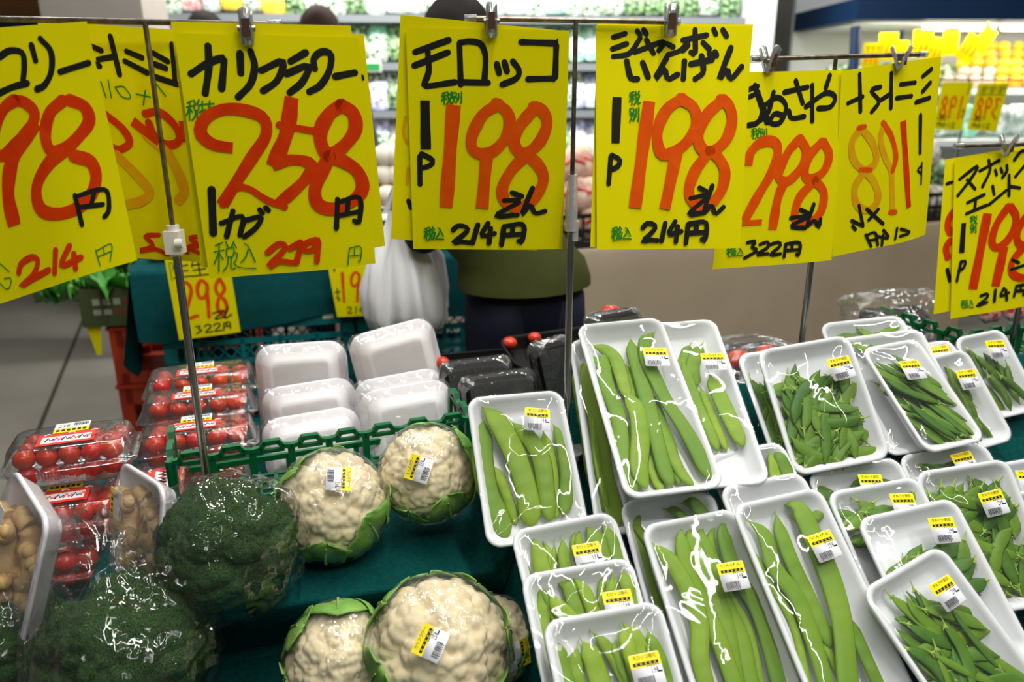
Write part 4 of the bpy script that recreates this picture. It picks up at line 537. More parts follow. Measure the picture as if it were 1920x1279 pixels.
for i, (c, R, ci, lb, lab, lv) in enumerate(CAU):
    t = thing('cauliflower', lb, 'cauliflower', head_frame(c, i * 1.3 if i > 1 else 0), 'cauliflowers on the green cloth')
    o = link('curd', CURD[ci], t, Matrix.Scale(R, 4)); roll = i * 1.3 if i > 1 else 0
    for k, (az, p0, p1, wd, out) in enumerate(lv): leaf_part(t, R * .98, az - roll, p0, p1, wd, out, i * 10 + k)
    fw = link('film_wrap', wrap_mesh(R * 1.06, i * 3.7, m=cling_loose), t)
    bpy.context.view_layer.update()
    if lab: sticker_on(fw, c, R, lab[0], lab[1], lab[2], label_mesh('C'))
# ---------------------------------------------------------------- broccoli in bags
def broc_mesh(seed):
    v, f = ICO[6]; v = v.copy(); h = .17 * cells(v, 22, seed) + .07 * cells(v, 150, seed + 1) + .03 * cells(v, 1500, seed + 2)
    h += np.array([.018 * noise.noise((x * 26, y * 26, z * 26)) for x, y, z in v])
    rr = .82 + h; v = v * rr[:, None]; lo = v[:, 2] < -.1; v[lo, 2] = -.1 + (v[lo, 2] + .1) * .8
    return from_np(v, f, 'florets', broc_m)
BRO = broc_mesh(5)
for i, (c, R, rz, lb, lb2, tips, scl) in enumerate((((-.38, .897, .822), .0875, .4, 'dark green broccoli head beside the rear cauliflowers', 'clear plastic bag round the broccoli beside the rear cauliflowers', (((.8, -.2, .75), .32, .05), ((-.8, -.1, .45), .12, .12), ((-.9, -.3, -.5), .3, .06)), (1.1, 1.06, 1.04)),
        ((-.484, .803, .728), .098, 2.2, 'dark green broccoli head at the bottom left, nearest the camera', 'crumpled clear bag round the nearest broccoli, open end towards the ginger', (((-.28, .25, .9), .62, .07), ((.6, .1, .8), .16, .07), ((-.8, .2, .5), .25, .08)), (1.09, 1.06, 1.05)),
        ((-.655, .826, .722), .078, 4.0, 'shaded broccoli head at the far left bottom corner', 'clear bag round the broccoli at the far left bottom corner', (((.3, .1, .9), .3, .08),), (1.1, 1.08, 1.08)))):
    t = thing('broccoli', lb, 'broccoli', T(*c, rz), 'broccoli heads on the green cloth')
    link('florets', BRO, t, Matrix.Scale(R, 4))
    MB().tube([(0, 0, -.3 * R), (0, 0, -R * .86)], [R * .3, R * .24], 14).build('stalk', stalk_m, t)
    o = link('plastic_bag', wrap_mesh(R * 1.04, 20 + i * 5.1, 'plastic_bag', .06, bagfilm, 6, scl, tips)); o.location = c
    tag(o, lb2, 'plastic bag', 'bags round the broccoli heads')
# ---------------------------------------------------------------- ginger trays standing on edge
ging_m = mat('ginger_skin', (212, 180, 122), .55, .35, noise_s=40, noise_a=.3, rgb2=(188, 146, 92), bump=.5, bump_s=160)
ging_cut = mat('ginger_cut', (236, 214, 158), .6, .3)
def ginger_mesh(seed):
    rn = random.Random(seed); mb = MB(); p = Vector((0, -.05, 0)); d = Vector((rn.uniform(-.2, .2), 1, 0))
    pts = [p + Vector((rn.uniform(-.006, .006), .025 * i, rn.uniform(-.003, .003))) for i in range(5)]
    mb.tube(spline(pts, 24).tolist(), [.0135 + .0018 * math.sin(i * .8) + (.0 if 0 < i < 24 else -.008) for i in range(25)], 14)
    for k in range(5):
        q = pts[k]; sg = 1 if k % 2 else -1; e = q + Vector((sg * rn.uniform(.018, .028), rn.uniform(.0, .018), rn.uniform(0, .008)))
        mb.tube(spline([q, (q + e) / 2 + Vector((0, 0, .003)), e], 12).tolist(), [.0105 + .001 * math.sin(i * .9) - (.004 if i > 11 else 0) for i in range(13)], 12)
        mb.ball(tuple(e), (.0095, .0095, .0085), 14, 10, 1 if k == 0 else 0)
    return mb.mesh('ginger_root', [ging_m, ging_cut])
GIN = [ginger_mesh(k) for k in range(3)]
def axes(c, y, z):
    y = Vector(y).normalized(); z = Vector(z); z = (z - y * z.dot(y)).normalized(); x = y.cross(z)
    return Matrix(((x.x, y.x, z.x, c[0]), (x.y, y.y, z.y, c[1]), (x.z, y.z, z.z, c[2]), (0, 0, 0, 1)))
for i, (c, y, z, w, l, lb) in enumerate((((-.632, .845, .825), (.30, .12, .95), (-.66, -.70, .32), .145, .21, 'white tray of ginger standing on edge at the left frame edge'), ((-.5, .905, .835), (.10, .20, .97), (-.66, -.68, .40), .135, .17, 'white tray of pale ginger standing on edge beside the bagged broccoli'))):
    M = axes(c, y, z); t = thing('ginger_tray', lb, 'produce tray', M, 'ginger trays')
    link('foam_tray', tray_mesh(w, l, foam_dim), t); link('film_wrap', film_mesh(w, l, 90 + i, .022, cling_loose), t)
    link('price_label', label_mesh('M' if 0 else 'K0'), t, T(0.02, l / 2 - .035, .019, D(90))) if 0 else None
    mb = MB(); mb.box((0, 0, 0), (.04, .036, .0003)); mb.box((0, .012, .0002), (.04, .012, .0002), 1)
    for k in range(4): mb.box((-.012 + k * .008, .012, .0004), (.004, .006, .0001), 2)
    mb.build('price_label', [st_white, st_yel, st_blk], t, T(-.022, l / 2 - .045, .022, D(90)))
    for k in range(4):
        o = link('ginger_root', GIN[k % 3]); o.matrix_world = M @ T((-.026, .004, .026, .0)[k], (-.012, .008, -.015, .012)[k], (-.010, -.008, -.010, .010)[k], (.1, -.15, 3.0, .35)[k]) @ Matrix.Scale(1.05 if i == 0 else .86, 4)
        tag(o, ('yellow' if i == 0 else 'pale') + ' knobbly ginger root in the ' + ('ginger tray at the left frame edge' if i == 0 else 'ginger tray beside the broccoli'), 'ginger', 'ginger roots in the ' + ('left' if i == 0 else 'right') + ' tray')
# ---------------------------------------------------------------- tomato packs
tom_m = mat('cherry_tomato_red', (196, 28, 8), .22, .5, noise_s=30, noise_a=.3, rgb2=(216, 56, 16), rnd=.1)
cal_m = mat('tomato_calyx', (58, 104, 34), .6, .3)
TOM = MB().ball((0, 0, 0), (.0166, .0166, .0150), 20, 14).mesh('cherry_tomato', tom_m)
mb = MB()
for k in range(5):
    q = k * 1.257; mb.tube([(0, 0, .0135), (.005 * math.cos(q), .005 * math.sin(q), .0146), (.011 * math.cos(q), .011 * math.sin(q), .0128)], [.0013, .001, .0003], 5)
mb.tube([(0, 0, .0135), (.001, .001, .02)], .0009, 6); CAL = mb.mesh('calyx', cal_m)
def rib_loop(w, l, r, z, amp, n=120):
    base = np.array(rrect(w, l, r, z, 8)); base = np.vstack([base, base[:1]]); s = np.r_[0, np.cumsum(np.linalg.norm(np.diff(base, axis=0), axis=1))]
    u = np.linspace(0, s[-1], n * 2 + 1)[:-1]; p = np.stack([np.interp(u, s, base[:, k]) for k in range(3)], 1)
    k = 1 + amp * ((np.arange(n * 2) % 2) * 2 - 1); p[:, :2] *= k[:, None]; return [tuple(x) for x in p]
def pack_parts(t, w, l):
    mb = MB(); R = lambda dw, z, a, r=.02: rib_loop(w + dw, l + dw, r, z, a)
    mb.loops([R(-.012, 0.0, 0), R(-.004, -.0003, 0), R(0, -.003, .012), R(.012, -.024, .01), R(.018, -.032, .0), R(.030, -.0325, 0)], 0, True, False)
    lid = mb.build('lid', clear, t)
    mb = MB(); mb.loops([R(.030, -.0345, 0), R(.016, -.035, .006), R(.006, -.058, .008), R(-.008, -.066, 0), R(-.03, -.066, 0)], 0, False, True)
    mb.build('base', clear, t)
    mb = MB(); lw, lh = .064, .034
    mb.box((0, -.012, 0), (lw, lh, .0003), 3); mb.box((0, -.014, .0003), (lw * .86, lh * .55, .0002), 0)
    for k in range(6):
        x = -lw * .36 + k * lw * .145
        mb.tube([(x, -.019, .0006), (x + .003, -.009, .0006), (x + .006, -.018, .0006), (x + .009, -.013, .0006)], .0009, 5, 3 if k % 2 else 2)
    for k in range(3): mb.tube([(-.026 + k * .026, .001, .0006), (-.022 + k * .026, .004, .0006), (-.018 + k * .026, .001, .0006)], .0009, 5, 0)
    mb.box((.002, .012, .0005), (.040, .013, .0003), 1)
    for k in range(6): mb.box((-.013 + k * .006, .012, .0008), (.004, .006, .0001), 2)
    mb.box((.002, .027, .0005), (.040, .018, .0003), 0)
    put_text(mb, '298', -.014, .021, -.001, .031, .0008, 2)
    for k in range(9): mb.box((.004 + k * .0019, .029, .0007), (.001 + .0006 * (k % 2), .009, .0001), 2)
    mb.build('label', [st_white, st_yel, st_blk, st_red], lid, T(-.004, .004, .0008, D(2)) @ Matrix.Scale(1.3, 4))
PK = [((-.718, 1.150, .868), 19, 0, .168, .098, 'tomato pack on top of the left stack, red label in full view'), ((-.715, 1.100, .79), 17, 0, .165, .1, 'tomato pack second from the top of the left stack'), ((-.738, 1.068, .716), 17, 0, .165, .1, 'tomato pack at the bottom of the left stack'),
      ((-.560, 1.262, .838), 18, -6, .178, .1, 'tomato pack in front in the group of three behind the steel pole'), ((-.602, 1.380, .850), 18, -5, .184, .1, 'tomato pack in the middle of the three behind the steel pole'), ((-.640, 1.496, .855), 18, -3, .192, .104, 'tomato pack farthest back of the three behind the steel pole'),
      ((-.575, 1.110, .805), 108, 0, .16, .095, 'tomato pack turned sideways between the stacks and the green basket'), ((-.57, 1.25, .770), 18, 0, .178, .1, 'tomato pack under the front one of the three')]
PW = ['top pack of the left stack', 'second pack of the left stack', 'bottom pack of the left stack', 'front pack behind the pole', 'middle pack behind the pole', 'farthest pack behind the pole', 'sideways pack by the green basket', 'pack under the front one behind the pole']
rn = random.Random(9)
for i, (c, yw, tl_, w, l, lb) in enumerate(PK):
    M = Matrix.Translation(c) @ Matrix.Rotation(D(yw), 4, 'Z') @ Matrix.Rotation(D(tl_), 4, 'X')
    t = thing('tomato_pack', lb, 'tomato pack', M, 'clear packs of small tomatoes'); pack_parts(t, w, l)
    nx = 5
    for lay in range(2):
        for a in range(nx):
            for b in range(3):
                if lay == 0 and (b > 0 or i == 7): continue
                x = (a - (nx - 1) / 2) * (w - .012) / nx + rn.uniform(-.002, .002); y = (b - 1) * (l - .006) / 3 + rn.uniform(-.002, .002)
                o = link('cherry_tomato', TOM); R = Euler((rn.uniform(-.9, .9), rn.uniform(-.6, .6), rn.uniform(0, 6))).to_matrix().to_4x4()
                o.matrix_world = M @ Matrix.Translation((x, y, -.048 if lay == 0 else -.0195 + rn.uniform(-.002, 0))) @ R @ Matrix.Diagonal((1, 1, rn.uniform(.92, 1.08), 1))
                tag(o, 'small red tomato in the ' + PW[i], 'tomato', 'tomatoes in the ' + PW[i])
                if lay and rn.random() < .35: link('calyx', CAL, o)
# crates that carry the packs and the rear goods
blk = mat('black_crate', (20, 22, 22), .5, .4)
def open_crate(name, M, sx, sy, h, m, label, cat, group=None, slots=True):
    t = thing(name, label, cat, M, group); mb = MB(); th = .006
    for k in (-1, 1):
        for zz in (.012, h * .5, h - .008): mb.box((0, k * (sy / 2 - th / 2), zz), (sx, th, .022)); mb.box((k * (sx / 2 - th / 2), 0, zz), (th, sy - .012, .022))
        n = int(sx / .05)
        for q in range(n + 1): mb.box((-sx / 2 + .006 + q * (sx - .012) / n, k * (sy / 2 - th / 2), h / 2), (.012, th * .8, h - .004))
        n = int(sy / .05)
        for q in range(n + 1): mb.box((k * (sx / 2 - th / 2), -sy / 2 + .006 + q * (sy - .012) / n, h / 2), (th * .8, .012, h - .004))
    mb.build('walls', m, t); MB().box((0, 0, .004), (sx - .014, sy - .014, .008)).build('floor_panel', m, t)
    return t
x, y = xy(-.45, 1.30)
# ---------------------------------------------------------------- green basket rims
green_pl = mat('green_plastic', (4, 92, 48), .38, .4, noise_s=8, noise_a=.3, rgb2=(6, 102, 56))
def green_basket(name, M, Lx, dy, h, n, label):
    t = thing(name, label, 'basket', M)
    def panel(L, tr, k):
        mb = MB(); c = L / k
        def bar(p, q, w, d):
            p, q = Vector(p), Vector(q); dd = (q - p); ln = dd.length; a = math.atan2(dd.z, dd.x)
            mb.box((0, 0, 0), (ln + w * .5, d, w), 0, tr @ Matrix.Translation((p + q) / 2) @ Matrix.Rotation(-a, 4, 'Y'))
        for i in range(k + 1): bar((i * c, 0, 0), (i * c, 0, h * .91), .011 if 0 < i < k else .014, .006)
        for i in range(k):
            x = i * c; z0, z1 = h * .91, h
            for p, q in (((x, 0, z0), (x + c * .22, 0, z0 + .002)), ((x + c * .22, 0, z0 + .002), (x + c * .32, 0, z1)), ((x + c * .32, 0, z1), (x + c * .68, 0, z1)), ((x + c * .68, 0, z1), (x + c * .78, 0, z0 + .002)), ((x + c * .78, 0, z0 + .002), (x + c, 0, z0))): bar(p, q, .0075, .009)
            bar((x + c * .2, 0, z0 - .004), (x + c * .8, 0, z0 - .004), .006, .006)
            bar((x, 0, h * .22), (x + c, 0, h * .22), .006, .005); bar((x, 0, .004), (x + c, 0, .004), .008, .006)
        return mb
    panel(Lx, Matrix.Identity(4), n).build('front_wall', green_pl, t)
    mb = MB(); mb.box((Lx / 2, dy, .03), (Lx, .006, .01)); [mb.box((q * Lx / n, dy, .016), (.009, .006, .03)) for q in range(n + 1)]; mb.build('back_wall', green_pl, t)
    kk = max(1, round(dy / (Lx / n)))
    panel(dy, Matrix.Rotation(D(90), 4, 'Z'), kk).build('side_wall', green_pl, t)
    panel(dy, Matrix.Translation((Lx, 0, 0)) @ Matrix.Rotation(D(90), 4, 'Z'), kk).build('side_wall', green_pl, t)
    mb = MB()
    for i in range(17): mb.box((Lx * (i + .5) / 17, dy / 2, .003), (.006, dy, .004))
    for i in range(5): mb.box((Lx / 2, dy * (i + .5) / 5, .003), (Lx, .006, .004))
    mb.build('floor_grid', green_pl, t)
green_basket('green_basket', T(-.522, 1.068, .752, D(20.5), D(4)), .475, .115, .122, 8, 'green plastic basket with arched rim behind the cauliflowers')
green_basket('green_basket', T(.90, 1.46, .80, D(24)), .5, .22, .145, 9, 'green plastic basket with arched rim behind the snap peas')
open_crate('black_crate', T(.50, 1.62, .712, D(16)), .72, .2, .09, blk, 'black plastic crate behind the snow pea trays', 'crate', 'black crates on the rear shelf')
open_crate('black_crate', T(-.02, 1.56, .712, D(16)), .42, .26, .12, blk, 'black plastic crate between the middle pole and the white trays', 'crate', 'black crates on the rear shelf')
# ---------------------------------------------------------------- white trays standing on edge, undersides to the front
pink_m = mat('pale_pink_shreds', (222, 178, 172), .5, .3, noise_s=60, noise_a=.3, rgb2=(236, 206, 196))
for i, (tp, yw, tl_, sp, w, l, lb) in enumerate((((-.432, 1.50, .912), 10, 78, 1, .182, .19, 'farthest of the three white trays standing at the left, underside to the front'), ((-.405, 1.425, .854), 15, 74, 4, .180, .16, 'middle of the three white trays standing at the left'), ((-.383, 1.345, .824), 15, 70, 4, .181, .125, 'front of the three white trays standing at the left behind the basket rim'),
        ((-.252, 1.51, .944), 18, 80, 10, .178, .21, 'tallest white tray standing askew at the back right of the foam trays'), ((-.229, 1.44, .866), 16, 76, 5, .180, .16, 'middle of the right white trays standing on edge'), ((-.205, 1.36, .874), 16, 74, 4, .176, .165, 'front of the right white trays standing on edge behind the basket'))):
    R = Matrix.Rotation(D(yw), 4, 'Z') @ Matrix.Rotation(D(tl_), 4, 'X') @ Matrix.Rotation(D(sp), 4, 'Z')
    c = Vector(tp) - R.to_3x3() @ Vector((0, l / 2, 0))
    M = Matrix.Translation(c) @ R @ Matrix.Rotation(math.pi, 4, 'Y')
    t = thing('foam_pack', lb, 'foam tray', M, 'white foam trays standing on edge')
    link('foam_tray', tray_mesh(w, l, foam_dim, .034, .036, 1.9), t); link('film_wrap', film_mesh(w, l, 60 + i, .004, cling_loose), t)
    mb = MB(); mb.grid(lambda u, v: ((u - .5) * w * .5, (v - .5) * l * .5, -.014 + .006 * noise.noise((u * 6, v * 6, i))), 16, 16); mb.build('filling', pink_m, t)
    mb = MB(); mb.grid(lambda u, v: ((u - .5) * (w - .075), (v - .5) * (l - .075), -.0352 - .002 * noise.noise((u * 7, v * 7, i)) - .0015 * abs(noise.noise((u * 19, v * 11, i)))), 22, 22); mb.build('film_back', cling_loose, t)
# ---------------------------------------------------------------- black trays and tomatoes on the rear shelf
big_tom = MB().ball((0, 0, 0), (.03, .03, .025), 20, 14).mesh('tomato', mat('tomato_red', (206, 58, 34), .2, .5))
def black_tray(tp, yw, tl_, sp, w, l, lb, flip=True, film=True):
    R = Matrix.Rotation(D(yw), 4, 'Z') @ Matrix.Rotation(D(tl_), 4, 'X') @ Matrix.Rotation(D(sp), 4, 'Z')
    c = Vector(tp) - R.to_3x3() @ Vector((0, l / 2, 0)); M = Matrix.Translation(c) @ R
    if flip: M = M @ Matrix.Rotation(math.pi, 4, 'Y')
    t = thing('black_tray', lb, 'black tray', M, 'black trays on the rear shelf')
    link('foam_tray', tray_mesh(w, l, black_plastic, .03, .03), t)
    if film: link('film_wrap', film_mesh(w, l, 200 + int(w * 1e4), .008, cling_loose), t); mb = MB(); mb.grid(lambda u, v: ((u - .5) * w * .8, (v - .5) * l * .8, -.032 - .003 * abs(noise.noise((u * 13, v * 9, 2)))), 20, 20); mb.build('film_back', cling_loose, t)
    return M
black_tray((-.030, 1.405, .884), 14, 70, 3, .155, .17, 'black film-wrapped tray standing right of the white foam trays')
black_tray((-.075, 1.455, .895), 14, 72, 2, .15, .17, 'black tray standing just behind the film-wrapped one')
black_tray((.072, 1.49, .925), 24, 74, 6, .10, .2, 'narrow black tray crumpled in film beside the middle pole')
black_tray((.195, 1.46, .993), 16, 66, 3, .125, .2, 'black tray whose top edge shows over the big bean tray')
M0 = black_tray((.13, 1.70, .882), 24, 18, 0, .36, .12, 'long flat black tray with red tomatoes behind the middle pole', False, False)
black_tray((.475, 1.52, .905), 16, 30, 0, .2, .15, 'black tray of red tomatoes in film behind the heaped snow peas', False)
black_tray((.835, 1.66, .945), 14, 30, 0, .17, .15, 'black tray in crumpled film behind the farthest snow pea trays', False)
for i, (x, y, z, r, lb) in enumerate(((-.145, 1.52, .862, .5, 'red tomato right of the tallest white tray'), (-.005, 1.62, .872, .55, 'orange-red tomato on the long black tray, left'), (.05, 1.64, .878, .5, 'orange-red tomato on the long black tray, middle'), (.20, 1.50, .972, .75, 'red tomato showing over the black tray edge behind the big bean tray'),
        (.40, 1.44, .868, .8, 'red tomato under film, left behind the heaped snow peas'), (.455, 1.46, .888, .85, 'red tomato under film, middle behind the heaped snow peas'), (.515, 1.48, .895, .75, 'dark red tomato under film, right behind the heaped snow peas'), (.385, 1.40, .852, .6, 'red tomato low beside the left snow pea tray'), (1.0, 1.64, .957, 1.15, 'large red tomato left of the right frame edge, above the green basket'))):
    o = link('tomato', big_tom); o.matrix_world = T(x, y, z, i) @ Matrix.Scale(r, 4); tag(o, lb, 'tomato', 'red tomatoes on the rear shelf')
pk_red = mat('red_wrapper', (190, 40, 50), .35, .4, noise_s=60, noise_a=.1, rgb2=(230, 190, 180)); pk_yel = mat('orange_wrapper', (240, 160, 40), .35, .4)
for i, (x, y, z, m, lb) in enumerate(((1.10, 1.74, .945, pk_red, 'red striped pack behind the green basket, left'), (1.17, 1.76, .945, pk_red, 'red striped pack behind the green basket, middle'), (1.25, 1.78, .95, pk_yel, 'orange pack behind the green basket at the right edge'))):
    mb = MB(); mb.loops([rrect(.06 - a, .03 - b, .01, zz, 4) for a, b, zz in ((.02, .028, -.06), (.004, .004, -.045), (0, 0, 0), (.004, .004, .045), (.02, .028, .06))]); o = mb.build('wrapped_pack', m); o.matrix_world = T(x, y, z, D(20), D(-25)); tag(o, lb, 'wrapped pack', 'packs behind the right basket')

t = thing('film_bundle', 'crumpled clear film over the tomatoes behind the heaped snow peas', 'film', T(.465, 1.475, .885, D(16))); link('film', wrap_mesh(.06, 31, 'film', .09, cling_loose, 5, (1.9, .9, .75)), t)
t = thing('film_bundle', 'crumpled clear film bunched over the black tray behind the farthest pea trays', 'film', T(.83, 1.66, .93, D(16))); link('film', wrap_mesh(.06, 37, 'film', .12, cling_loose, 5, (1.6, .8, .8), (((.9, 0, .5), .6, .05), ((-.8, 0, .6), .4, .05))), t)

# ================================================================ background of the shop
conc = mat('concrete_floor', (140, 136, 126), .55, .35, noise_s=3, noise_a=.35, rgb2=(120, 117, 108), bump=.15, bump_s=30)
wallm = mat('shop_wall', (196, 192, 184), .8, .2)
colm = mat('column_paint', (168, 160, 152), .7, .2, noise_s=4, noise_a=.3, rgb2=(154, 147, 140))
def struct(name, mb, m): o = mb.build(name, m); o['kind'] = 'structure'; return o
struct('floor', MB().box((0, 3, -.05), (16, 14, .1)), conc)
dk = mat('joint_dark', (62, 58, 52), .8, .1)
mb = MB(); p, q = Vector((-1.92, 2.75, .0008)), Vector((-3.1, 5.6, .0008)); dv = (q - p); ang = math.atan2(dv.y, dv.x)
struct('trim_1', MB().box((0, 0, 0), (dv.length, .018, .0016), 0, Matrix.Translation((p + q) / 2) @ Matrix.Rotation(ang, 4, 'Z')), dk)
struct('wall_back', MB().box((1, 7.6, 1.6), (14, .1, 3.3)), wallm)
struct('wall_left', MB().box((-6.0, 3, 1.6), (.1, 10, 3.3)), wallm)
struct('wall_right', MB().box((7.6, 3, 1.6), (.1, 10, 3.3)), wallm)
struct('trim_2', MB().box((-2.06, 4.25, 1.6), (.5, .3, 3.2)), colm)
# ---------------------------------------------------------------- orange and teal crates
org = mat('orange_plastic', (196, 62, 24), .45, .4, noise_s=5, noise_a=.3, rgb2=(176, 52, 20))
teal = mat('teal_plastic', (6, 112, 118), .45, .4, noise_s=5, noise_a=.3, rgb2=(8, 98, 104))
mark = mat('white_print', (214, 214, 208), .6, .2)
def bottle_crate(M, label):
    t = thing('bottle_crate', label, 'crate', M, 'orange bottle crates'); sx, sy, h = .46, .36, .205; mb = MB(); th = .014
    for k in (-1, 1):
        mb.box((k * (sx / 2 - .022), -sy / 2 + .02, h / 2), (.044, .04, h)); mb.box((k * (sx / 2 - .022), sy / 2 - .02, h / 2), (.044, .04, h))
    for y in (-sy / 2 + th / 2, sy / 2 - th / 2):
        mb.box((0, y, h - .035), (sx - .04, th, .07)); mb.box((0, y, .02), (sx - .04, th, .04)); mb.box((-.03, y, h / 2), (.035, th, h - .01)); mb.box((.10, y, h / 2), (.02, th, h - .01))
    for x in (-sx / 2 + th / 2, sx / 2 - th / 2):
        mb.box((x, 0, h - .05), (th, sy - .04, .10)); mb.box((x, 0, .02), (th, sy - .04, .04)); mb.box((x, 0, h / 2), (th, .035, h - .01))
    mb.box((0, 0, .005), (sx - .02, sy - .02, .01)); mb.box((0, 0, h - .002), (sx + .012, sy + .012, .012))
    mb.build('body', org, t)
    mb = MB(); cx = .0
    ring_ = [(.024 * math.cos(a * .3927) + cx, -sy / 2 - .002, h - .036 + .024 * math.sin(a * .3927)) for a in range(17)]; mb.tube(ring_, .003, 6)
    for s_ in (-1, 1): mb.tube([(cx - .012, -sy / 2 - .002, h - .036 - s_ * .012), (cx + .012, -sy / 2 - .002, h - .036 + s_ * .012)], .0025, 6)
    mb.ball((cx, -sy / 2 - .002, h - .036), .008, 10, 6); mb.box((cx - .065, -sy / 2 - .001, h - .044), (.03, .002, .022))
    mb.build('print', mark, t)
for k in range(3): bottle_crate(T(-1.19, 2.745, .2125 * k, D(12)), ('orange bottle crate at the bottom of the stack beside the teal crates', 'orange bottle crate in the middle of the stack beside the teal crates', 'orange bottle crate on top of the stack, under the box of greens')[k])
def mesh_crate(M, label, h=.255):
    t = thing('mesh_crate', label, 'crate', M, 'teal mesh crates'); sx, sy = .545, .37; mb = MB(); th = .01
    def side(L, tr):
        for z, hh in ((.014, .028), (h * .40, .014), (h * .64, .016), (h - .028, .056)): mb.box((0, 0, z), (L, th, hh), 0, tr)
        for k in (-1, 1): mb.box((k * (L / 2 - .017), 0, h / 2), (.034, th, h), 0, tr)
        n = 5
        for i in range(1, n): mb.box((-L / 2 + L * i / n, 0, h * .38), (.012, th, h * .6), 0, tr)
        for i in range(n):
            x0 = -L / 2 + L * i / n; c = L / n
            for zb, zt in ((.03, h * .38), (h * .42, h * .62)):
                for q in range(3):
                    for sg in (-1, 1):
                        a = Vector((x0 + c * (q + .5) / 3, 0, (zb + zt) / 2)); hg = zt - zb
                        if i in (0, n - 1): 
                            if sg > 0: mb.box(tuple(a), (.007, th * .6, hg), 0, tr)
                        else: mb.box((0, 0, 0), (.0045, th * .6, hg * 1.15), 0, tr @ Matrix.Translation(a) @ Matrix.Rotation(sg * .75, 4, 'Y'))
    side(sx, Matrix.Translation((0, -sy / 2, 0))); side(sx, Matrix.Translation((0, sy / 2, 0)))
    side(sy, Matrix.Translation((-sx / 2, 0, 0)) @ Matrix.Rotation(D(90), 4, 'Z')); side(sy, Matrix.Translation((sx / 2, 0, 0)) @ Matrix.Rotation(D(90), 4, 'Z'))
    mb.box((0, 0, .004), (sx, sy, .008)); mb.box((0, 0, h + .002), (sx + .012, sy + .012, .006))
    mb.build('walls', teal, t)
    mb = MB()
    for k in range(6): put_text(mb, '812A7□'[k], -.02 + k * .026, h - .040, -.004 + k * .026, h - .024, 0, 0, Matrix.Translation((0, -sy / 2 - .0065, 0)) @ Matrix(((1, 0, 0, 0), (0, 0, 1, 0), (0, 1, 0, 0), (0, 0, 0, 1)))) if 0 else mb.box((-.01 + k * .024, -sy / 2 - .0058, h - .032), (.012, .001, .009 + .003 * (k % 2)))
    mb.box((.20, -sy / 2 - .0058, h - .028), (.032, .001, .02)); mb.box((-.10, -sy / 2 - .0058, h - .040), (.06, .001, .004))
    mb.build('print', mark, t)
for i in range(2):
    for k in range(3):
        a = D(14); x = -.80 + i * .56 * math.cos(a); y = 2.40 + i * .56 * math.sin(a)
        mesh_crate(T(x, y, .262 * k, a), ('bottom', 'middle', 'top')[k] + ' teal mesh crate in the ' + ('left stack under the ginger sign' if i == 0 else 'right stack beside the shopper with the bag'))
drape = mat('teal_drape', (6, 78, 82), .85, .15, noise_s=60, noise_a=.3, rgb2=(4, 66, 70), bump=.4, bump_s=300)
t = thing('crate_cloth', 'dark teal cloth draped over the teal crates', 'cloth')
a = D(14); o0 = Vector((-1.08, 2.14, 0)); ex = Vector((math.cos(a), math.sin(a), 0)); ey = Vector((-math.sin(a), math.cos(a), 0))
mb = MB(); LL = 1.16; PR = [(-.02, .74), (-.025, .80), (-.02, .86), (-.012, .915), (.03, .925), (.2, .925), (.42, .925), (.44, .80)]
def dr(u, v):
    k = v * (len(PR) - 1); i = min(int(k), len(PR) - 2); f = k - i; d_ = PR[i][0] * (1 - f) + PR[i + 1][0] * f; z = PR[i][1] * (1 - f) + PR[i + 1][1] * f
    z -= (.02 * math.sin(u * 9) + (.03 if u < .12 else 0)) * max(0, 1 - v * 4); w_ = .008 * math.sin(u * 31) * max(0, 1 - v * 2.5)
    return o0 + ex * (u * LL) + ey * (d_ + w_) + Vector((0, 0, z))
mb.grid(dr, 60, 28)
def dl(u, v):
    dn = .36 * (1 - abs(u - .25) * 1.1); p_ = o0 + ey * (u * .42) + ex * (-.05 * v - .015 * math.sin(u * 14) * v); return (p_.x, p_.y, .922 - v * dn)
mb.grid(dl, 20, 16); mb.build('drape', drape, t)
MB().box((0, 0, 0), (1.10, .38, .1), 0, Matrix.Translation(o0 + ex * .57 + ey * .22 + Vector((0, 0, .850))) @ Matrix.Rotation(a, 4, 'Z')).build('board', wood, t)
# goods on the drape
wp = mat('white_pack', (232, 230, 228), .4, .4); rp_ = mat('red_print', (206, 44, 52), .45, .3); onion = mat('tan_root', (204, 170, 118), .55, .3, noise_s=30, noise_a=.3, rgb2=(180, 138, 84))
t = thing('green_basket', 'green plastic basket of white packs on the teal drape', 'basket', Matrix.Translation(o0 + ex * .36 + ey * .06 + Vector((0, 0, .926))) @ Matrix.Rotation(a, 4, 'Z'))
mb = MB()
for z in (.006, .05, .09):
    mb.box((.33, 0, z), (.66, .008, .014)); mb.box((.33, .26, z), (.66, .008, .014)); mb.box((0, .13, z), (.008, .26, .014)); mb.box((.66, .13, z), (.008, .26, .014))
for k in range(12): mb.box((k * .06, 0, .045), (.012, .008, .09)); mb.box((k * .06, .26, .045), (.012, .008, .09))
mb.box((.33, .13, .003), (.65, .26, .006)); mb.build('walls', green_pl, t)
M0 = t.matrix_world.copy()
bpy.context.view_layer.update(); M0 = t.matrix_world.copy()
for k in range(8):
    mb = MB(); mb.loops([rrect(.055 - q, .04 - q * .6, .008, z, 3) for q, z in ((.012, 0), (0, .008), (0, .085), (.02, .1))]); me_ = mb
    o = mb.build('white_pack', wp); o.matrix_world = M0 @ T(.05 + k * .078, .04, .008); tag(o, 'white pack with a red mark in the green basket on the teal drape', 'pack', 'white packs on the teal drape')
    m2 = MB(); m2.box((.008, -.0207, .05), (.03, .001, .02)); m2.box((-.008, -.0207, .03), (.018, .001, .014)); m2.build('print', rp_, o)
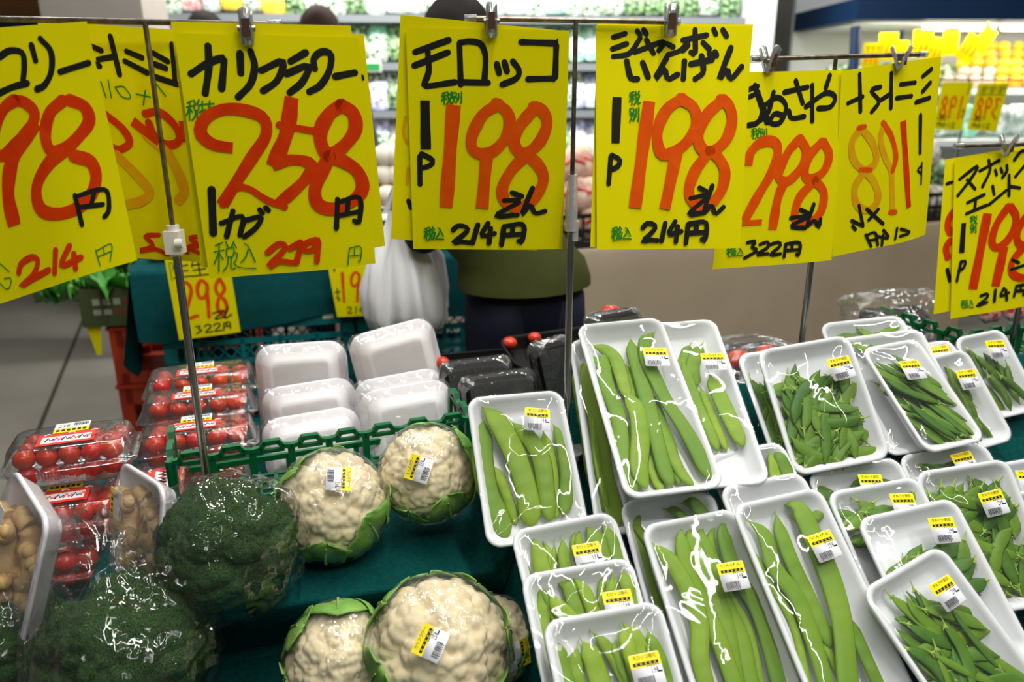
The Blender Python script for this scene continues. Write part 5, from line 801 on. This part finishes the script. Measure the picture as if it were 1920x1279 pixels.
t = thing('potato_bag', 'clear bag of tan roots with green rim left of the small 298 card', 'bag', Matrix.Translation(o0 + ex * .10 + ey * .1 + Vector((0, 0, 1.0))))
link('bag_film', wrap_mesh(.085, 7.7, 'bag_film', .05, bagfilm, 3, (1, .9, 1)), t)
mb = MB()
for z in (-.07, .075): mb.tube([(.03, -.08, z), (.16, -.05, z)], .006, 8)
for x in (.03, .095, .16): mb.tube([(x, -.08 + (x - .03) * .23, -.07), (x, -.08 + (x - .03) * .23, .075)], .005, 8)
mb.build('green_rim', green_pl, t)
rn = random.Random(3)
bpy.context.view_layer.update()
for k in range(7):
    o = link('tan_root', MB().ball((0, 0, 0), (.032, .028, .026), 14, 10).mesh('tan_root', onion) if k == 0 else bpy.data.meshes['tan_root']); o.matrix_world = t.matrix_world @ T((-.03, .03, 0, -.02, .035, .0, .01)[k], (-.03, -.02, .03, -.03, .0, -.03, .02)[k], (-.05, -.05, -.045, .0, .005, .045, .04)[k], k)
    tag(o, 'tan root inside the clear bag on the teal drape', 'root', 'roots in the clear bag')
# leafy greens in a dark box on the orange crates
box_m = mat('dark_carton', (74, 84, 48), .7, .2, noise_s=6, noise_a=.3, rgb2=(62, 70, 40)); greens = mat('leafy_green', (54, 128, 40), .5, .35, noise_s=14, noise_a=.3, rgb2=(96, 168, 62), rnd=.2)
t = thing('carton', 'dark green carton holding leafy greens on the orange crates', 'box', T(-1.29, 2.66, .645, D(12)))
mb = MB(); sx, sy, h = .36, .28, .13
for c, d in (((0, -sy / 2, h / 2), (sx, .006, h)), ((0, sy / 2, h / 2), (sx, .006, h)), ((-sx / 2, 0, h / 2), (.006, sy, h)), ((sx / 2, 0, h / 2), (.006, sy, h)), ((0, 0, .003), (sx, sy, .006))): mb.box(c, d)
mb.build('body', box_m, t); mb = MB()
for k in range(6): mb.box((-.13 + .032 * k, -sy / 2 - .0035, .085), (.022, .001, .022), 0 if k < 3 else 1); mb.box((-.13 + .032 * k, -sy / 2 - .0035, .05), (.024, .001, .018), 0 if k < 2 else 1)
mb.build('print', [mat('grey_print', (150, 150, 130), .6), mat('dark_red_print', (120, 46, 36), .6)], t)
for k in range(9):
    mb = MB(); rr = random.Random(k + 70)
    for q in range(16):
        az = rr.uniform(0, 6.28); ln = rr.uniform(.05, .13); e = Vector((math.cos(az) * ln * .7, math.sin(az) * ln * .7, rr.uniform(.03, .11))); sd = Vector((-math.sin(az), math.cos(az), 0)) * rr.uniform(.02, .034)
        mb.grid(lambda u, v: Vector((0, 0, 0)).lerp(e, v) + sd * (u - .5) * 2 * math.sin(.35 + v * 2.5) + Vector((0, 0, .02 * math.sin(v * 3 + u * 5) - .05 * v * v)), 4, 5)
    o = mb.build('leafy_green', greens); o.matrix_world = T(-1.29 + (-.17, -.07, .04, .13, -.21, .0, .10, -.27, -.12)[k], 2.66 + (-.10, -.13, -.1, -.05, 0, .04, .08, -.08, .06)[k], .815 + (.0, .02, .02, .0, .0, .05, .02, -.02, .05)[k] - .07)
    tag(o, 'bunch of bright leafy greens in the dark carton on the orange crates', 'greens', 'leafy greens in the dark carton')
o = MB().grid(lambda u, v: (u * .05 * (1 - v * .7) + .02 * v, .0, -v * .12), 3, 4).build('paper_tag', paper); o.matrix_world = T(-1.44, 2.50, .66, D(12)); tag(o, 'small yellow paper hanging below the dark carton', 'paper')
# small price cards on the teal drape
def mini(c, label, kind):
    G_ = lambda *p: list(p); s = []
    dg = {'2': [[(.05, .25), (.3, .02), (.72, .05), (.85, .25), (.5, .6), (.05, .97), (.97, .93)]], '9': [[(.8, .12), (.5, .0), (.15, .2), (.2, .45), (.55, .45), (.82, .25), (.8, .1)], [(.8, .2), (.7, .6), (.6, 1)]], '8': [[(.6, 0), (.25, .2), (.3, .4), (.7, .6), (.75, .85), (.4, 1), (.15, .8), (.3, .55), (.8, .3), (.6, 0)]], '1': [[(.55, 0), (.45, 1)]], '3': [[(.1, .1), (.7, .05), (.4, .42), (.8, .65), (.1, .97)]], '4': [[(.55, 0), (.1, .62), (.97, .5)], [(.72, .25), (.6, 1)]], 'E': [[(.15, .12), (.05, 1)], [(.15, .12), (.92, .05), (.88, .85)], [(.52, .1), (.48, .5)], [(.13, .55), (.86, .5)]]}
    def put(ch, col, w, x0, y0, x1, y1):
        for stt in dg[ch]: s.append([col, w, 0] + [int(round(k)) for x, y in stt for k in (x0 + (x1 - x0) * x, y0 + (y1 - y0) * y)])
    big, sm_ = ('298', '322') if kind in 'mb' else ('198', '214')
    if kind == 'x': big = '398'
    for i, ch in enumerate(big): put(ch, 'o', 120, 120 + i * 270, 300, 360 + i * 270, 760)
    for i, ch in enumerate(sm_ + 'E'): put(ch, 'k', 50, 280 + i * 150, 850, 410 + i * 150, 950)
    s.append(['k', 50, 0, 600, 720, 800, 700, 620, 790, 800, 780]); s.append(['k', 50, 0, 860, 660, 780, 800, 900, 760])
    if kind in 'mxb':   # three black characters on top
        for x0 in (120, 400, 680): s += [['k', 46, 0, x0, 110, x0 + 220, 100], ['k', 46, 0, x0 + 10, 170, x0 + 210, 165], ['k', 46, 0, x0 - 20, 240, x0 + 240, 235], ['k', 46, 0, x0 + 110, 60, x0 + 110, 240], ['k', 40, 0, x0 + 30, 60, x0, 130]]
        s += [['g', 30, 0, 60, 60, 60, 260], ['g', 30, 0, 60, 60, 110, 60, 110, 150]]
    else: s += [['k', 60, 0, 110, 60, 110, 260], ['k', 50, 0, 60, 600, 160, 590], ['k', 50, 0, 110, 540, 100, 740], ['k', 40, 0, 60, 680, 150, 720]]
    return sheet('price_card', {'c': c, 's': s}, label, 'price card', 'small yellow price cards', .148, .21, .002)
mini([[-.927, 2.03, .975], [-.775, 2.08, .982], [-.768, 2.09, .752], [-.922, 2.04, .744]], 'small yellow card 298 yen with a black heading hanging on the teal drape', 'm')
mini([[-.535, 2.19, .952], [-.372, 2.2, .964], [-.405, 2.2, .77], [-.515, 2.19, .767]], 'small yellow card 198 yen on the teal crates beside the white bag', 'n')
# ---------------------------------------------------------------- shoppers
skin = mat('skin', (206, 158, 128), .55, .35, sss=.05); hair = mat('dark_hair', (22, 16, 13), .65, .12, bump=.5, bump_s=140); hair2 = mat('brown_hair', (44, 27, 20), .65, .12, bump=.5, bump_s=140)
olive = mat('olive_jacket', (64, 69, 30), .75, .15, noise_s=9, noise_a=.3, rgb2=(52, 57, 23), bump=.3, bump_s=40); navy = mat('navy_trousers', (22, 24, 44), .75, .2)
shoe_m = mat('dark_shoe', (26, 24, 24), .5, .3)
def ring_loft(mb, R, mi=0, n=20, cap0=True, cap1=True):
    mb.loops([[(cx + rx * math.cos(2 * math.pi * i / n), cy + ry * math.sin(2 * math.pi * i / n), z) for i in range(n)] for cx, cy, z, rx, ry in R], mi, cap0, cap1)
def skin_body(name, pts, edges, root, parent, m):
    me = bpy.data.meshes.new(name); me.from_pydata([p[:3] for p in pts], edges, []); o = link(name, me, parent); me.materials.append(m)
    md = o.modifiers.new('skin', 'SKIN'); md.use_smooth_shade = True
    for i, p in enumerate(pts):
        sv = me.skin_vertices[0].data[i]; r = p[3]; sv.radius = r if isinstance(r, tuple) else (r, r); sv.use_root = (i == root)
    o.modifiers.new('sub', 'SUBSURF').levels = 1; o.modifiers['sub'].render_levels = 2
    return o
def person(M, label, lean, coat, pants, hairm, group=None, bag_hand=False, k=1.0):
    """standing figure, facing +y, lean = sideways/forward shift of the shoulders"""
    t = thing('person', label, 'person', M @ Matrix.Scale(k, 4)); lx, ly = lean
    hd = Vector((lx * 1.25, ly * 1.25, 1.475)); nk = Vector((lx * 1.02, ly * 1.0, 1.33)); sh = Vector((lx * .95, ly * .92, 1.26)); ch = Vector((lx * .62, ly * .6, 1.08)); pv = Vector((0, 0, .84))
    pts = [(*pv, (.125, .095)), (*(pv + Vector((lx * .25, ly * .25, .12))), (.118, .09)), (*ch, (.13, .1)), (*sh, (.11, .085)), (*nk, .052), (*(hd - Vector((0, 0, .02))), (.074, .088)), (*(hd + Vector((0, .01, .07))), (.07, .08))]
    ed = [(i, i + 1) for i in range(6)]
    for sg in (-1, 1):
        b = len(pts); s0 = sh + Vector((sg * .14, 0, -.01))
        if sg < 0 and bag_hand: el = s0 + Vector((.01, .04, -.2)); wr = el + Vector((-.0, .10, .085)); 
        else: el = s0 + Vector((sg * .05, .02, -.25)); wr = el + Vector((-sg * .02, .12, -.19))
        dv = (wr - el).normalized()
        pts += [(*s0, .05), (*el, .038), (*wr, .026), (*(wr + dv * .05), (.036, .016)), (*(wr + dv * .085), (.034, .014))]
        ed += [(3, b), (b, b + 1), (b + 1, b + 2), (b + 2, b + 3), (b + 3, b + 4)]
        for f in range(4):
            q = len(pts); fb = wr + dv * .09 + Vector((.0, (f - 1.5) * .016, 0)); fl = (.06, .07, .066, .05)[f]
            pts += [(*(fb + dv * fl * .5), .0085), (*(fb + dv * fl * .85 + Vector((-sg * .02, 0, -.004))), .0075)]; ed += [(b + 4, q), (q, q + 1)]
        q = len(pts); pts += [(*(wr + dv * .05 + Vector((0, -.035, -.005))), .0095), (*(wr + dv * .085 + Vector((-sg * .01, -.045, -.01))), .008)]; ed += [(b + 3, q), (q, q + 1)]
        b = len(pts); hp = pv + Vector((sg * .085, 0, -.06))
        pts += [(*hp, .085), (hp.x * 1.02, .015, .45, .055), (hp.x * 1.02, -.01, .09, .036), (hp.x * 1.1, .12, .035, (.036, .026))]; ed += [(0, b), (b, b + 1), (b + 1, b + 2), (b + 2, b + 3)]
    skin_body('body', pts, ed, 0, t, skin)
    mb = MB(); mb.ball((hd.x, hd.y - .012, hd.z + .045), (.084, .1, .1), 20, 14); ring_loft(mb, [(hd.x, hd.y - .045, hd.z - .13, .055, .035), (hd.x, hd.y - .05, hd.z - .06, .074, .055), (hd.x, hd.y - .03, hd.z + .05, .08, .078)]); mb.build('hair', hairm, t)
    mb = MB()
    for sg in (-1, 1): mb.ball((hd.x + sg * .03, hd.y + .088, hd.z + .0), (.012, .006, .007), 8, 6); mb.ball((hd.x + sg * .084, hd.y, hd.z - .01), (.01, .018, .028), 8, 6, 1)
    mb.ball((hd.x, hd.y + .1, hd.z - .025), (.013, .018, .022), 8, 6, 1); mb.ball((hd.x, hd.y + .088, hd.z - .06), (.022, .008, .006), 8, 6, 2)
    mb.build('face', [hairm, skin, mat('lips', (170, 96, 88), .5)], t)
    mb = MB(); ring_loft(mb, [(-.005, -.01, .925, .176, .142), (-.005, -.005, .945, .178, .143), (-.01, 0, .99, .168, .135), (ch.x * .7, ch.y * .8, 1.04, .165, .13), (ch.x, ch.y, 1.1, .168, .125), (sh.x, sh.y, 1.22, .165, .112), (sh.x, sh.y, 1.285, .13, .095), (nk.x, nk.y, 1.33, .068, .062)], 0, 28, False, False)
    for sg in (-1, 1):
        b = [Vector(p[:3]) for p in pts]; i0 = 7 + (0 if sg < 0 else 19)
        mb.ball(tuple(b[i0] + Vector((-sg * .01, 0, .002))), (.07, .07, .066), 16, 12)
        mb.tube([b[i0] + Vector((-sg * .03, 0, .0)), b[i0], b[i0].lerp(b[i0 + 1], .5), b[i0 + 1], b[i0 + 1].lerp(b[i0 + 2], .6), b[i0 + 2]], [.058, .056, .052, .048, .045, .042], 16)
    mb.v = [(x + .006 * noise.noise((x * 9, y * 9, z * 7)), y + .008 * noise.noise((x * 8, y * 8, z * 9 + 3)), z) for x, y, z in mb.v]
    mb.build('coat', coat, t)
    mb = MB(); 
    for sg in (-1, 1): ring_loft(mb, [(sg * .066, 0, .90, .09, .115), (sg * .07, 0, .82, .092, .115), (sg * .075, .005, .62, .082, .098), (sg * .088, .012, .45, .072, .078), (sg * .088, .0, .10, .062, .07)], 0, 18)
    ring_loft(mb, [(0, 0, .955, .15, .118), (0, 0, .88, .158, .122), (0, 0, .80, .15, .112), (0, 0, .76, .10, .08)], 0, 24)
    mb.build('trousers', pants, t)
    for sg in (-1, 1): mb = MB(); mb.loops([[(x + sg * .09, y + .05, z) for x, y, _ in rrect(.095 - q, .27 - q, .045, 0, 5)] for q, z in ((.01, .002), (0, .012), (.004, .05), (.03, .09))]); mb.build('shoe', shoe_m, t)
    return t
person(T(.035, 1.96, 0, D(20)), 'shopper in an olive jacket and dark trousers seen from behind, holding a white bag', (-.125, .05), olive, navy, hair, None, True, 1.0)
grey_c = mat('grey_coat', (84, 84, 90), .8, .2); blk_c = mat('black_coat', (28, 28, 32), .8, .2)
person(T(-.90, 3.85, 0, D(-10)), 'distant shopper with brown hair before the lit cooler, right of the other head', (0, .03), grey_c, navy, hair2, k=1.10)
person(T(-1.42, 3.85, 0, D(10)), 'distant shopper with black hair, head just over the left sign bar', (0, .02), blk_c, navy, hair, k=1.085)
# white carrier bag held in her hand
bag_m = mat('white_bag_plastic', (236, 236, 240), .35, .4, sss=.1, bump=.3, bump_s=60)
mb = MB(); prof = [(.03, .01, .18), (.042, .018, .14), (.062, .03, .10), (.085, .05, .06), (.10, .066, -.02), (.105, .07, -.08), (.09, .055, -.115), (.05, .03, -.125)]; Ls = []
for rx, ry, z in prof:
    Ls.append([((rx * (1 + (.13 * math.sin(7 * a + z * 14) + .05 * math.sin(19 * a - z * 20)) * (1 if z > -.06 else .45))) * math.cos(a), ry * (1 + .22 * math.sin(5 * a + 2) + .12 * math.sin(13 * a + z * 10)) * math.sin(a), z + .006 * math.sin(3 * a)) for a in [2 * math.pi * i / 64 for i in range(64)]])
mb.loops(Ls, 0, False, True)
for sg in (-1, 1): mb.grid(lambda u, v: (sg * (.034 - .02 * v) + (u - .5) * .03 * (1 - .4 * v), .004 * math.sin(u * 9), .17 + v * .06), 6, 6)
o = mb.build('carrier_bag', bag_m); o.matrix_world = T(-.285, 2.02, .917, D(10)) @ Matrix.Scale(1.08, 4); tag(o, 'white plastic carrier bag hanging from the shopper in the olive jacket', 'carrier bag')
# ---------------------------------------------------------------- beige stall with nets of garlic
beige = mat('beige_cloth', (176, 160, 138), .85, .15, noise_s=3, noise_a=.35, rgb2=(164, 148, 126), bump=.2, bump_s=60)
a2 = D(21); b0 = Vector((.06, 3.32, 0)); bx = Vector((math.cos(a2), math.sin(a2), 0)); by = Vector((-math.sin(a2), math.cos(a2), 0))
def bt(u, v):
    PRb = [(0, .01), (0, .35), (0, .70), (.01, .722), (.2, .724), (.6, .724), (.85, .724), (.86, .5)]; k = v * 7; i = min(int(k), 6); f = k - i
    d_ = PRb[i][0] * (1 - f) + PRb[i + 1][0] * f; z = PRb[i][1] * (1 - f) + PRb[i + 1][1] * f; w_ = .006 * math.sin(u * 40) * max(0, .7 - z)
    return b0 + bx * (u * 2.7) + by * (d_ * .62 + w_) + Vector((0, 0, z))
t = thing('market_table', 'long stall table under a beige cloth behind the shopper', 'table'); mb = MB(); mb.grid(bt, 80, 28); mb.build('cloth', beige, t)
for u in (.05, .95):
    for d_ in (.1, .75): p = b0 + bx * (u * 2.7) + by * d_ * .6; MB().box((p.x, p.y, .355), (.05, .05, .71)).build('leg', wood, t)
net = [mat('garlic_net', (222, 196, 176), .6, .3, noise_s=24, noise_a=.2, rgb2=(176, 120, 100), bump=.6, bump_s=60), mat('white_bag_pack', (232, 232, 228), .4, .35, noise_s=34, noise_a=.1, rgb2=(170, 156, 120), bump=.3, bump_s=50), mat('green_leaf_pack', (226, 234, 222), .35, .4, noise_s=34, noise_a=.07, rgb2=(44, 104, 40), bump=.3, bump_s=50), mat('pale_violet_pack', (226, 226, 236), .35, .4, noise_s=34, noise_a=.08, rgb2=(120, 128, 186), bump=.3, bump_s=50), mat('mint_pack', (206, 236, 224), .35, .4, noise_s=30, noise_a=.08, rgb2=(110, 196, 170)), mat('red_white_pack', (238, 232, 226), .35, .4, noise_s=32, noise_a=.12, rgb2=(204, 60, 60)), mat('yellow_pack', (240, 222, 90), .35, .4, noise_s=10, noise_a=.2, rgb2=(236, 188, 40)), mat('dark_green_pack', (34, 64, 34), .4, .4, noise_s=36, noise_a=.08, rgb2=(160, 196, 140)), mat('white_plain_pack', (242, 244, 244), .35, .4, noise_s=30, noise_a=.1, rgb2=(150, 176, 160))]
def pillow(w, d, h, seed):
    rn_ = random.Random(seed); mb = MB()
    mb.loops([[(x * (1 + .06 * noise.noise((x * 20, y * 20, seed))), y + .1 * h * noise.noise((x * 14, y * 14, z * 9 + seed)), z) for x, y, _ in rrect(w * a_, d * b_, min(w, d) * .3, 0, 4)] for a_, b_, z in ((.7, .25, -h / 2), (.92, .8, -h * .4), (1, 1, -h * .1), (1, 1, h * .15), (.9, .75, h * .38), (.75, .15, h / 2)) for z in [z]])
    return mb
PIL = [[pillow(w, d, h, k * 3 + q).mesh('pack', net[k]) for q, (w, d, h) in enumerate(((.17, .09, .15), (.13, .10, .17)))] for k in range(len(net))]
tie = MB().tube([(-.07, -.047, -.02), (0, -.056, .012), (.07, -.047, -.012)], .006, 6).mesh('red_tie', rp_)
rn = random.Random(21)
for k in range(5):   # dark baskets in a row along the front edge of the beige stall
    p = b0 + bx * (.29 + k * .53) + by * .20
    open_crate('black_basket', Matrix.Translation((p.x, p.y, .727)) @ Matrix.Rotation(a2, 4, 'Z'), .51, .34, .15, blk, 'black basket on the beige stall, ' + ('behind the middle pole', 'second along the stall', 'third along the stall', 'behind the right stand', 'farthest right')[k], 'basket', 'black baskets on the beige stall')
    for q in range(14):
        kind = 0 if k < 2 else (1 if rn.random() < .6 else 7); o = link('net_bag' if kind == 0 else 'produce_bag', PIL[kind][q % 2])
        lay = q // 5; d_ = Vector((-.2 + (q % 5) * .1 + rn.uniform(-.02, .02), rn.uniform(-.09, .02) + lay * .04, .10 + lay * .125)); pp = p + bx * d_.x + by * d_.y
        o.matrix_world = T(pp.x, pp.y, .727 + d_.z, a2 + rn.uniform(-.3, .3), D(-25)); 
        tag(o, ('net bag of pale garlic' if kind == 0 else 'white bag of mushrooms' if kind == 1 else 'dark green bag of leaves') + ' in the black basket ' + ('behind the middle pole', 'second along the stall', 'third along the stall', 'behind the right stand', 'farthest right')[k], 'bag', 'bags heaped in black basket ' + ('behind pole', 'second', 'third', 'behind stand', 'far right')[k])
        if kind == 0: link('red_tie', tie, o)
# ---------------------------------------------------------------- lit wall cooler
coolw = mat('cooler_white', (236, 240, 240), .4, .4); coold = mat('cooler_grey', (120, 126, 130), .5, .4); navyp = mat('navy_panel', (8, 42, 78), .45, .4)
t = thing('display_cooler', 'tall white lit wall cooler full of packed greens', 'cooler', T(-.4, 5.33, 0, D(5)))
MB().box((0, .46, 1.35), (4.0, .06, 2.7)).build('back_panel', coolw, t); MB().box((0, 0, .2), (4.0, .95, .4)).build('plinth', coolw, t)
for x in (-1.98, 1.98): MB().box((x, .05, 1.35), (.05, .8, 2.7)).build('end_panel', coolw, t)
SHV = [(.62, -.30), (.95, -.20), (1.26, -.08), (1.55, .0), (1.84, .08), (2.12, .15)]
for z, y in SHV:
    mb = MB(); mb.box((0, y + .2, z), (3.9, .5, .03)); mb.build('shelf', coolw, t); MB().box((0, y - .06, z + .0), (3.9, .015, .045)).build('price_rail', coold, t)
bpy.context.view_layer.update(); MC = t.matrix_world.copy()
rn = random.Random(77); names = {0: 'net bag', 1: 'white bag', 2: 'clear bag of green leaves', 3: 'clear bag with violet print', 4: 'mint coloured pack', 5: 'red and white pack', 6: 'yellow pack', 7: 'dark green pack', 8: 'plain white pack'}
SN = ('lowest', 'second', 'third', 'fourth', 'fifth', 'top')
for si, (z, y) in enumerate(SHV):
    for k in range(60):
        x = -1.88 + (k % 30) * .129; row = k // 30 + rn.uniform(-.02, .02); u = x / 2.3
        if si in (0, 1) and rn.random() < .25: kind = 0 if si == 0 else 1
        else: kind = rn.choice((2, 2, 7, 8, 5, 6) if u < -.25 else (2, 2, 8, 3, 3, 7) if si < 3 else (2, 4, 8, 8, 2, 7))
        o = link('produce_pack', PIL[kind][k % 2]); o.matrix_world = MC @ T(x, y + .03 + rn.uniform(-.02, .03) + row * .12, z + .112 + row * .075, rn.uniform(-.25, .25), D(-18)) @ Matrix.Scale(rn.uniform(.85, 1.1), 4)
        tag(o, names[kind] + ' on the ' + SN[si] + ' shelf of the white wall cooler', 'pack', names[kind] + 's, ' + SN[si] + ' cooler shelf')
# framed pack stand and green price card seen between the signs
t = thing('cooler_card', 'green and white price card on the cooler between the 258 and 198 signs', 'price card', T(-.855, 4.86, 1.545, D(6)))
MB().box((0, 0, 0), (.16, .006, .07)).build('card', wp, t); MB().box((0, -.004, -.008), (.145, .002, .04)).build('green_print', mat('card_green', (20, 140, 70), .5), t)
ctn = mat('brown_carton', (150, 104, 62), .8, .2)
for i, (x, y, z, sx, h, lb) in enumerate(((-.86, 4.5, .84, .34, .2, 'brown carton low before the cooler between the 258 and 198 signs'), (-.50, 4.53, .84, .3, .18, 'brown carton before the cooler hidden behind the 198 sign'))):
    mb = MB(); mb.box((0, 0, h / 2), (sx, .25, h)); mb.box((0, -.127, h / 2), (.04, .002, h * .9), 1); o = mb.build('carton', [ctn, onion]); o.matrix_world = T(x, y, z, D(6)); tag(o, lb, 'box')
MB_ = MB(); MB_.box((0, 0, .42), (1.1, .4, .84)); o = MB_.build('low_counter', colm); o.matrix_world = T(-.7, 4.5, 0, D(6)); tag(o, 'low counter carrying the brown cartons before the cooler', 'counter')
turnip = MB().ball((0, 0, 0), (.045, .045, .04), 14, 10).mesh('white_turnip', mat('turnip_white', (236, 228, 214), .5, .35))
for k in range(8):
    o = link('white_turnip', turnip); o.matrix_world = T(-.36 - .03 * (k % 3) + .02 * (k // 3) - .12, 2.9 + .07 * (k // 3), .90 + .05 * (k % 3) + .03, k); 
    o.matrix_world = T(-.50 + .055 * (k % 2) - .02 * (k // 4), 3.12 + .06 * (k // 4), .93 + .075 * ((k // 2) % 4), k); tag(o, 'white round turnip piled between the 258 and 198 signs', 'turnip', 'turnips piled before the cooler')
o = MB().box((0, 0, .44), (.34, .34, .88)).build('produce_bin', ctn); o.matrix_world = T(-.48, 3.15, 0, D(14)); tag(o, 'brown bin under the pile of white turnips', 'bin')
# ---------------------------------------------------------------- navy fruit cooler at the right
t = thing('fruit_cooler', 'navy canopied fruit cooler with lamps at the upper right', 'cooler', T(4.05, 5.47, 0, D(2)))
MB().box((0, .1, 1.87), (4.0, 1.0, .12)).build('canopy', navyp, t); MB().box((0, .62, 1.2), (4.0, .05, 2.4)).build('back_panel', coolw, t)
MB().box((0, .14, 1.803), (3.9, .8, .012)).build('canopy_lining', coolw, t)
for x in (-1.98, ): mb = MB(); mb.tube([(x, -.36, 1.77), (x, -.42, 1.4), (x, -.42, .4)], .03, 10); mb.tube([(x + .42, -.1, 1.77), (x + .46, -.06, 1.45)], .012, 8); mb.build('front_post', navyp, t)
for z, y, d in ((1.40, .1, .85), (1.10, -.1, 1.0), (.55, -.1, 1.0)): MB().box((0, y, z), (3.95, d, .035)).build('shelf', coolw, t)
MB().box((0, -.5, .35), (3.95, .05, .5)).build('front_panel', navyp, t)
lampm = mat('lamp_glow', (255, 250, 232), .5, emit=9)
for x in (-1.25, -.75, .3): MB().tube([(x - .22, -.2, 1.785), (x + .22, -.2, 1.785)], .022, 10).build('lamp_tube', lampm, t)
bpy.context.view_layer.update(); MF = t.matrix_world.copy()
fruit = MB().ball((0, 0, 0), .04, 14, 10).mesh('orange', mat('orange_fruit', (244, 176, 40), .4, .4, rnd=.15)); lemon = MB().ball((0, 0, 0), (.045, .036, .036), 14, 10).mesh('lemon', mat('lemon_fruit', (240, 208, 60), .4, .4, rnd=.12)); radish = MB().ball((0, 0, 0), .036, 12, 8).mesh('pale_root', mat('pale_pink_root', (236, 206, 190), .5, .3, rnd=.1))
rn = random.Random(4)
for r in range(6):
    for k in range(14):
        x = -1.30 + k * .085 + (r % 2) * .04; h = min(r * .055, .26 * max(.15, min((x + 1.35) / .5, 1)))
        if r * .055 > h + .001: continue
        me = radish if x < -1.0 and r < 2 else (lemon if rn.random() < .35 else fruit)
        o = link('orange' if me is fruit else 'lemon' if me is lemon else 'pale_root', me); o.matrix_world = MF @ T(x + rn.uniform(-.01, .01), -.27 + r * .075, 1.46 + h, k)
        tag(o, ('orange fruit' if me is fruit else 'yellow lemon' if me is lemon else 'pale pink root') + ' in the heap on the navy fruit cooler shelf', 'fruit', ('oranges' if me is fruit else 'lemons' if me is lemon else 'pale roots') + ' heaped on the fruit cooler')
for k in range(13):
    kind = (2, 7, 2, 6, 7)[k % 5]; o = link('produce_pack', PIL[kind][k % 2]); o.matrix_world = MF @ T(-1.85 + k * .075, .1 + .1 * (k % 2), 1.50, k * .7, D(-20)); tag(o, names[kind] + ' behind the yellow cards on the fruit cooler shelf', 'pack', names[kind] + 's on the fruit cooler')
for k in range(20):
    o = link('produce_pack', PIL[(8, 8, 2, 4)[k % 4]][k % 2]); o.matrix_world = MF @ T(-1.75 + (k % 10) * .17, -.42 + .2 * (k // 10), 1.228, k * .5, D(-25)) @ Matrix.Scale(1.2, 4); kd_ = (8, 8, 2, 4)[k % 4]; tag(o, names[kd_] + ' on the lower shelf of the navy fruit cooler', 'pack', names[kd_] + 's, lower fruit cooler shelf')
for k in range(8):
    mb = MB(); mb.grid(lambda u, v: ((u - .5) * .11, .01 * math.sin(u * 3), (.5 - v) * .16), 4, 4, 5)
    for q in range(3): mb.tube([(-.032 + q * .03, -.012, .02), (-.038 + q * .03, -.012, -.04)], .005, 5, 1)
    for q in range(3): mb.box((-.033 + q * .032, -.012, .055), (.026, .002, .004), 0); mb.box((-.033 + q * .032, -.012, .042), (.004, .002, .022), 0)
    o = mb.build('price_card', [ink, orange_ink, green_ink, ink, ink, paper]); o.matrix_world = MF @ T(-1.88 + k * .1, -.40 + .02 * (k % 3), 1.60 + .05 * (k % 2) + .008 * k, rn.uniform(-.3, .3), 0, (0, 0, 0, 0, .1, -.1, .5, .6)[k])
    tag(o, ('yellow card hanging at the left end of the fruit cooler', 'second yellow card from the left on the fruit cooler', 'third yellow card from the left on the fruit cooler', 'fourth yellow card from the left on the fruit cooler', 'fifth yellow card from the left on the fruit cooler', 'sixth yellow card on the fruit cooler above the first oranges', 'slanting yellow card above the oranges', 'slanting yellow card farthest right above the oranges')[k], 'price card', 'yellow cards on the fruit cooler')
for k in range(4):
    mb = MB(); mb.box((0, 0, .07), (.4, .3, .14)); o = mb.build('carton', (mat('teal_carton', (10, 80, 76), .6), pk_red, pk_yel, ctn)[k]); o.matrix_world = MF @ T(-1.5 + k * .62, .05, 1.932, .1 * k); tag(o, ('teal carton on the canopy', 'red carton on the canopy', 'orange carton on the canopy', 'brown carton on the canopy')[k] + ' of the navy fruit cooler', 'box', 'cartons on the canopy')
# two price cards facing away, over the beige stall
flip = lambda c: [c[1], c[0], c[3], c[2]]
for x0, y0, z0, kd_, lb in ((1.955, 3.70, 1.44, 'n', 'yellow card with mirrored 199 hanging over the beige stall'), (2.13, 3.72, 1.435, 'x', 'yellow card with mirrored 398 hanging over the beige stall')):
    c = [[x0, y0, z0], [x0 + .158, y0 + .03, z0 + .002], [x0 + .14, y0 + .03, z0 - .215], [x0 - .018, y0, z0 - .205]]
    mini(flip(c), lb, kd_)
mb = MB(); t = thing('sign_stand', 'thin steel stand holding the mirrored cards over the beige stall', 'sign stand'); MB().tube([(2.10, 3.745, .72), (2.10, 3.745, 1.45)], .005, 8).build('pole', steel, t); MB().tube([(1.9, 3.72, 1.45), (2.36, 3.77, 1.45)], .004, 8).build('cross_bar', steel, t)
# far left shelf tops
for i, (x, y, z, m, lb) in enumerate(((-3.7, 6.6, 2.05, ctn, 'brown carton far left above the leftmost sign'), (-3.7, 6.5, 1.82, navyp, 'dark blue crate far left under the brown carton'))):
    o = MB().box((0, 0, 0), (.9, .4, .22)).build('carton' if i == 0 else 'crate', m); o.matrix_world = T(x, y, z); tag(o, lb, 'box')
o = MB().box((0, 0, .85), (1.0, .45, 1.7)).build('storage_rack', colm); o.matrix_world = T(-3.7, 6.6, 0); tag(o, 'grey storage cabinet at the far left behind the signs', 'cabinet')
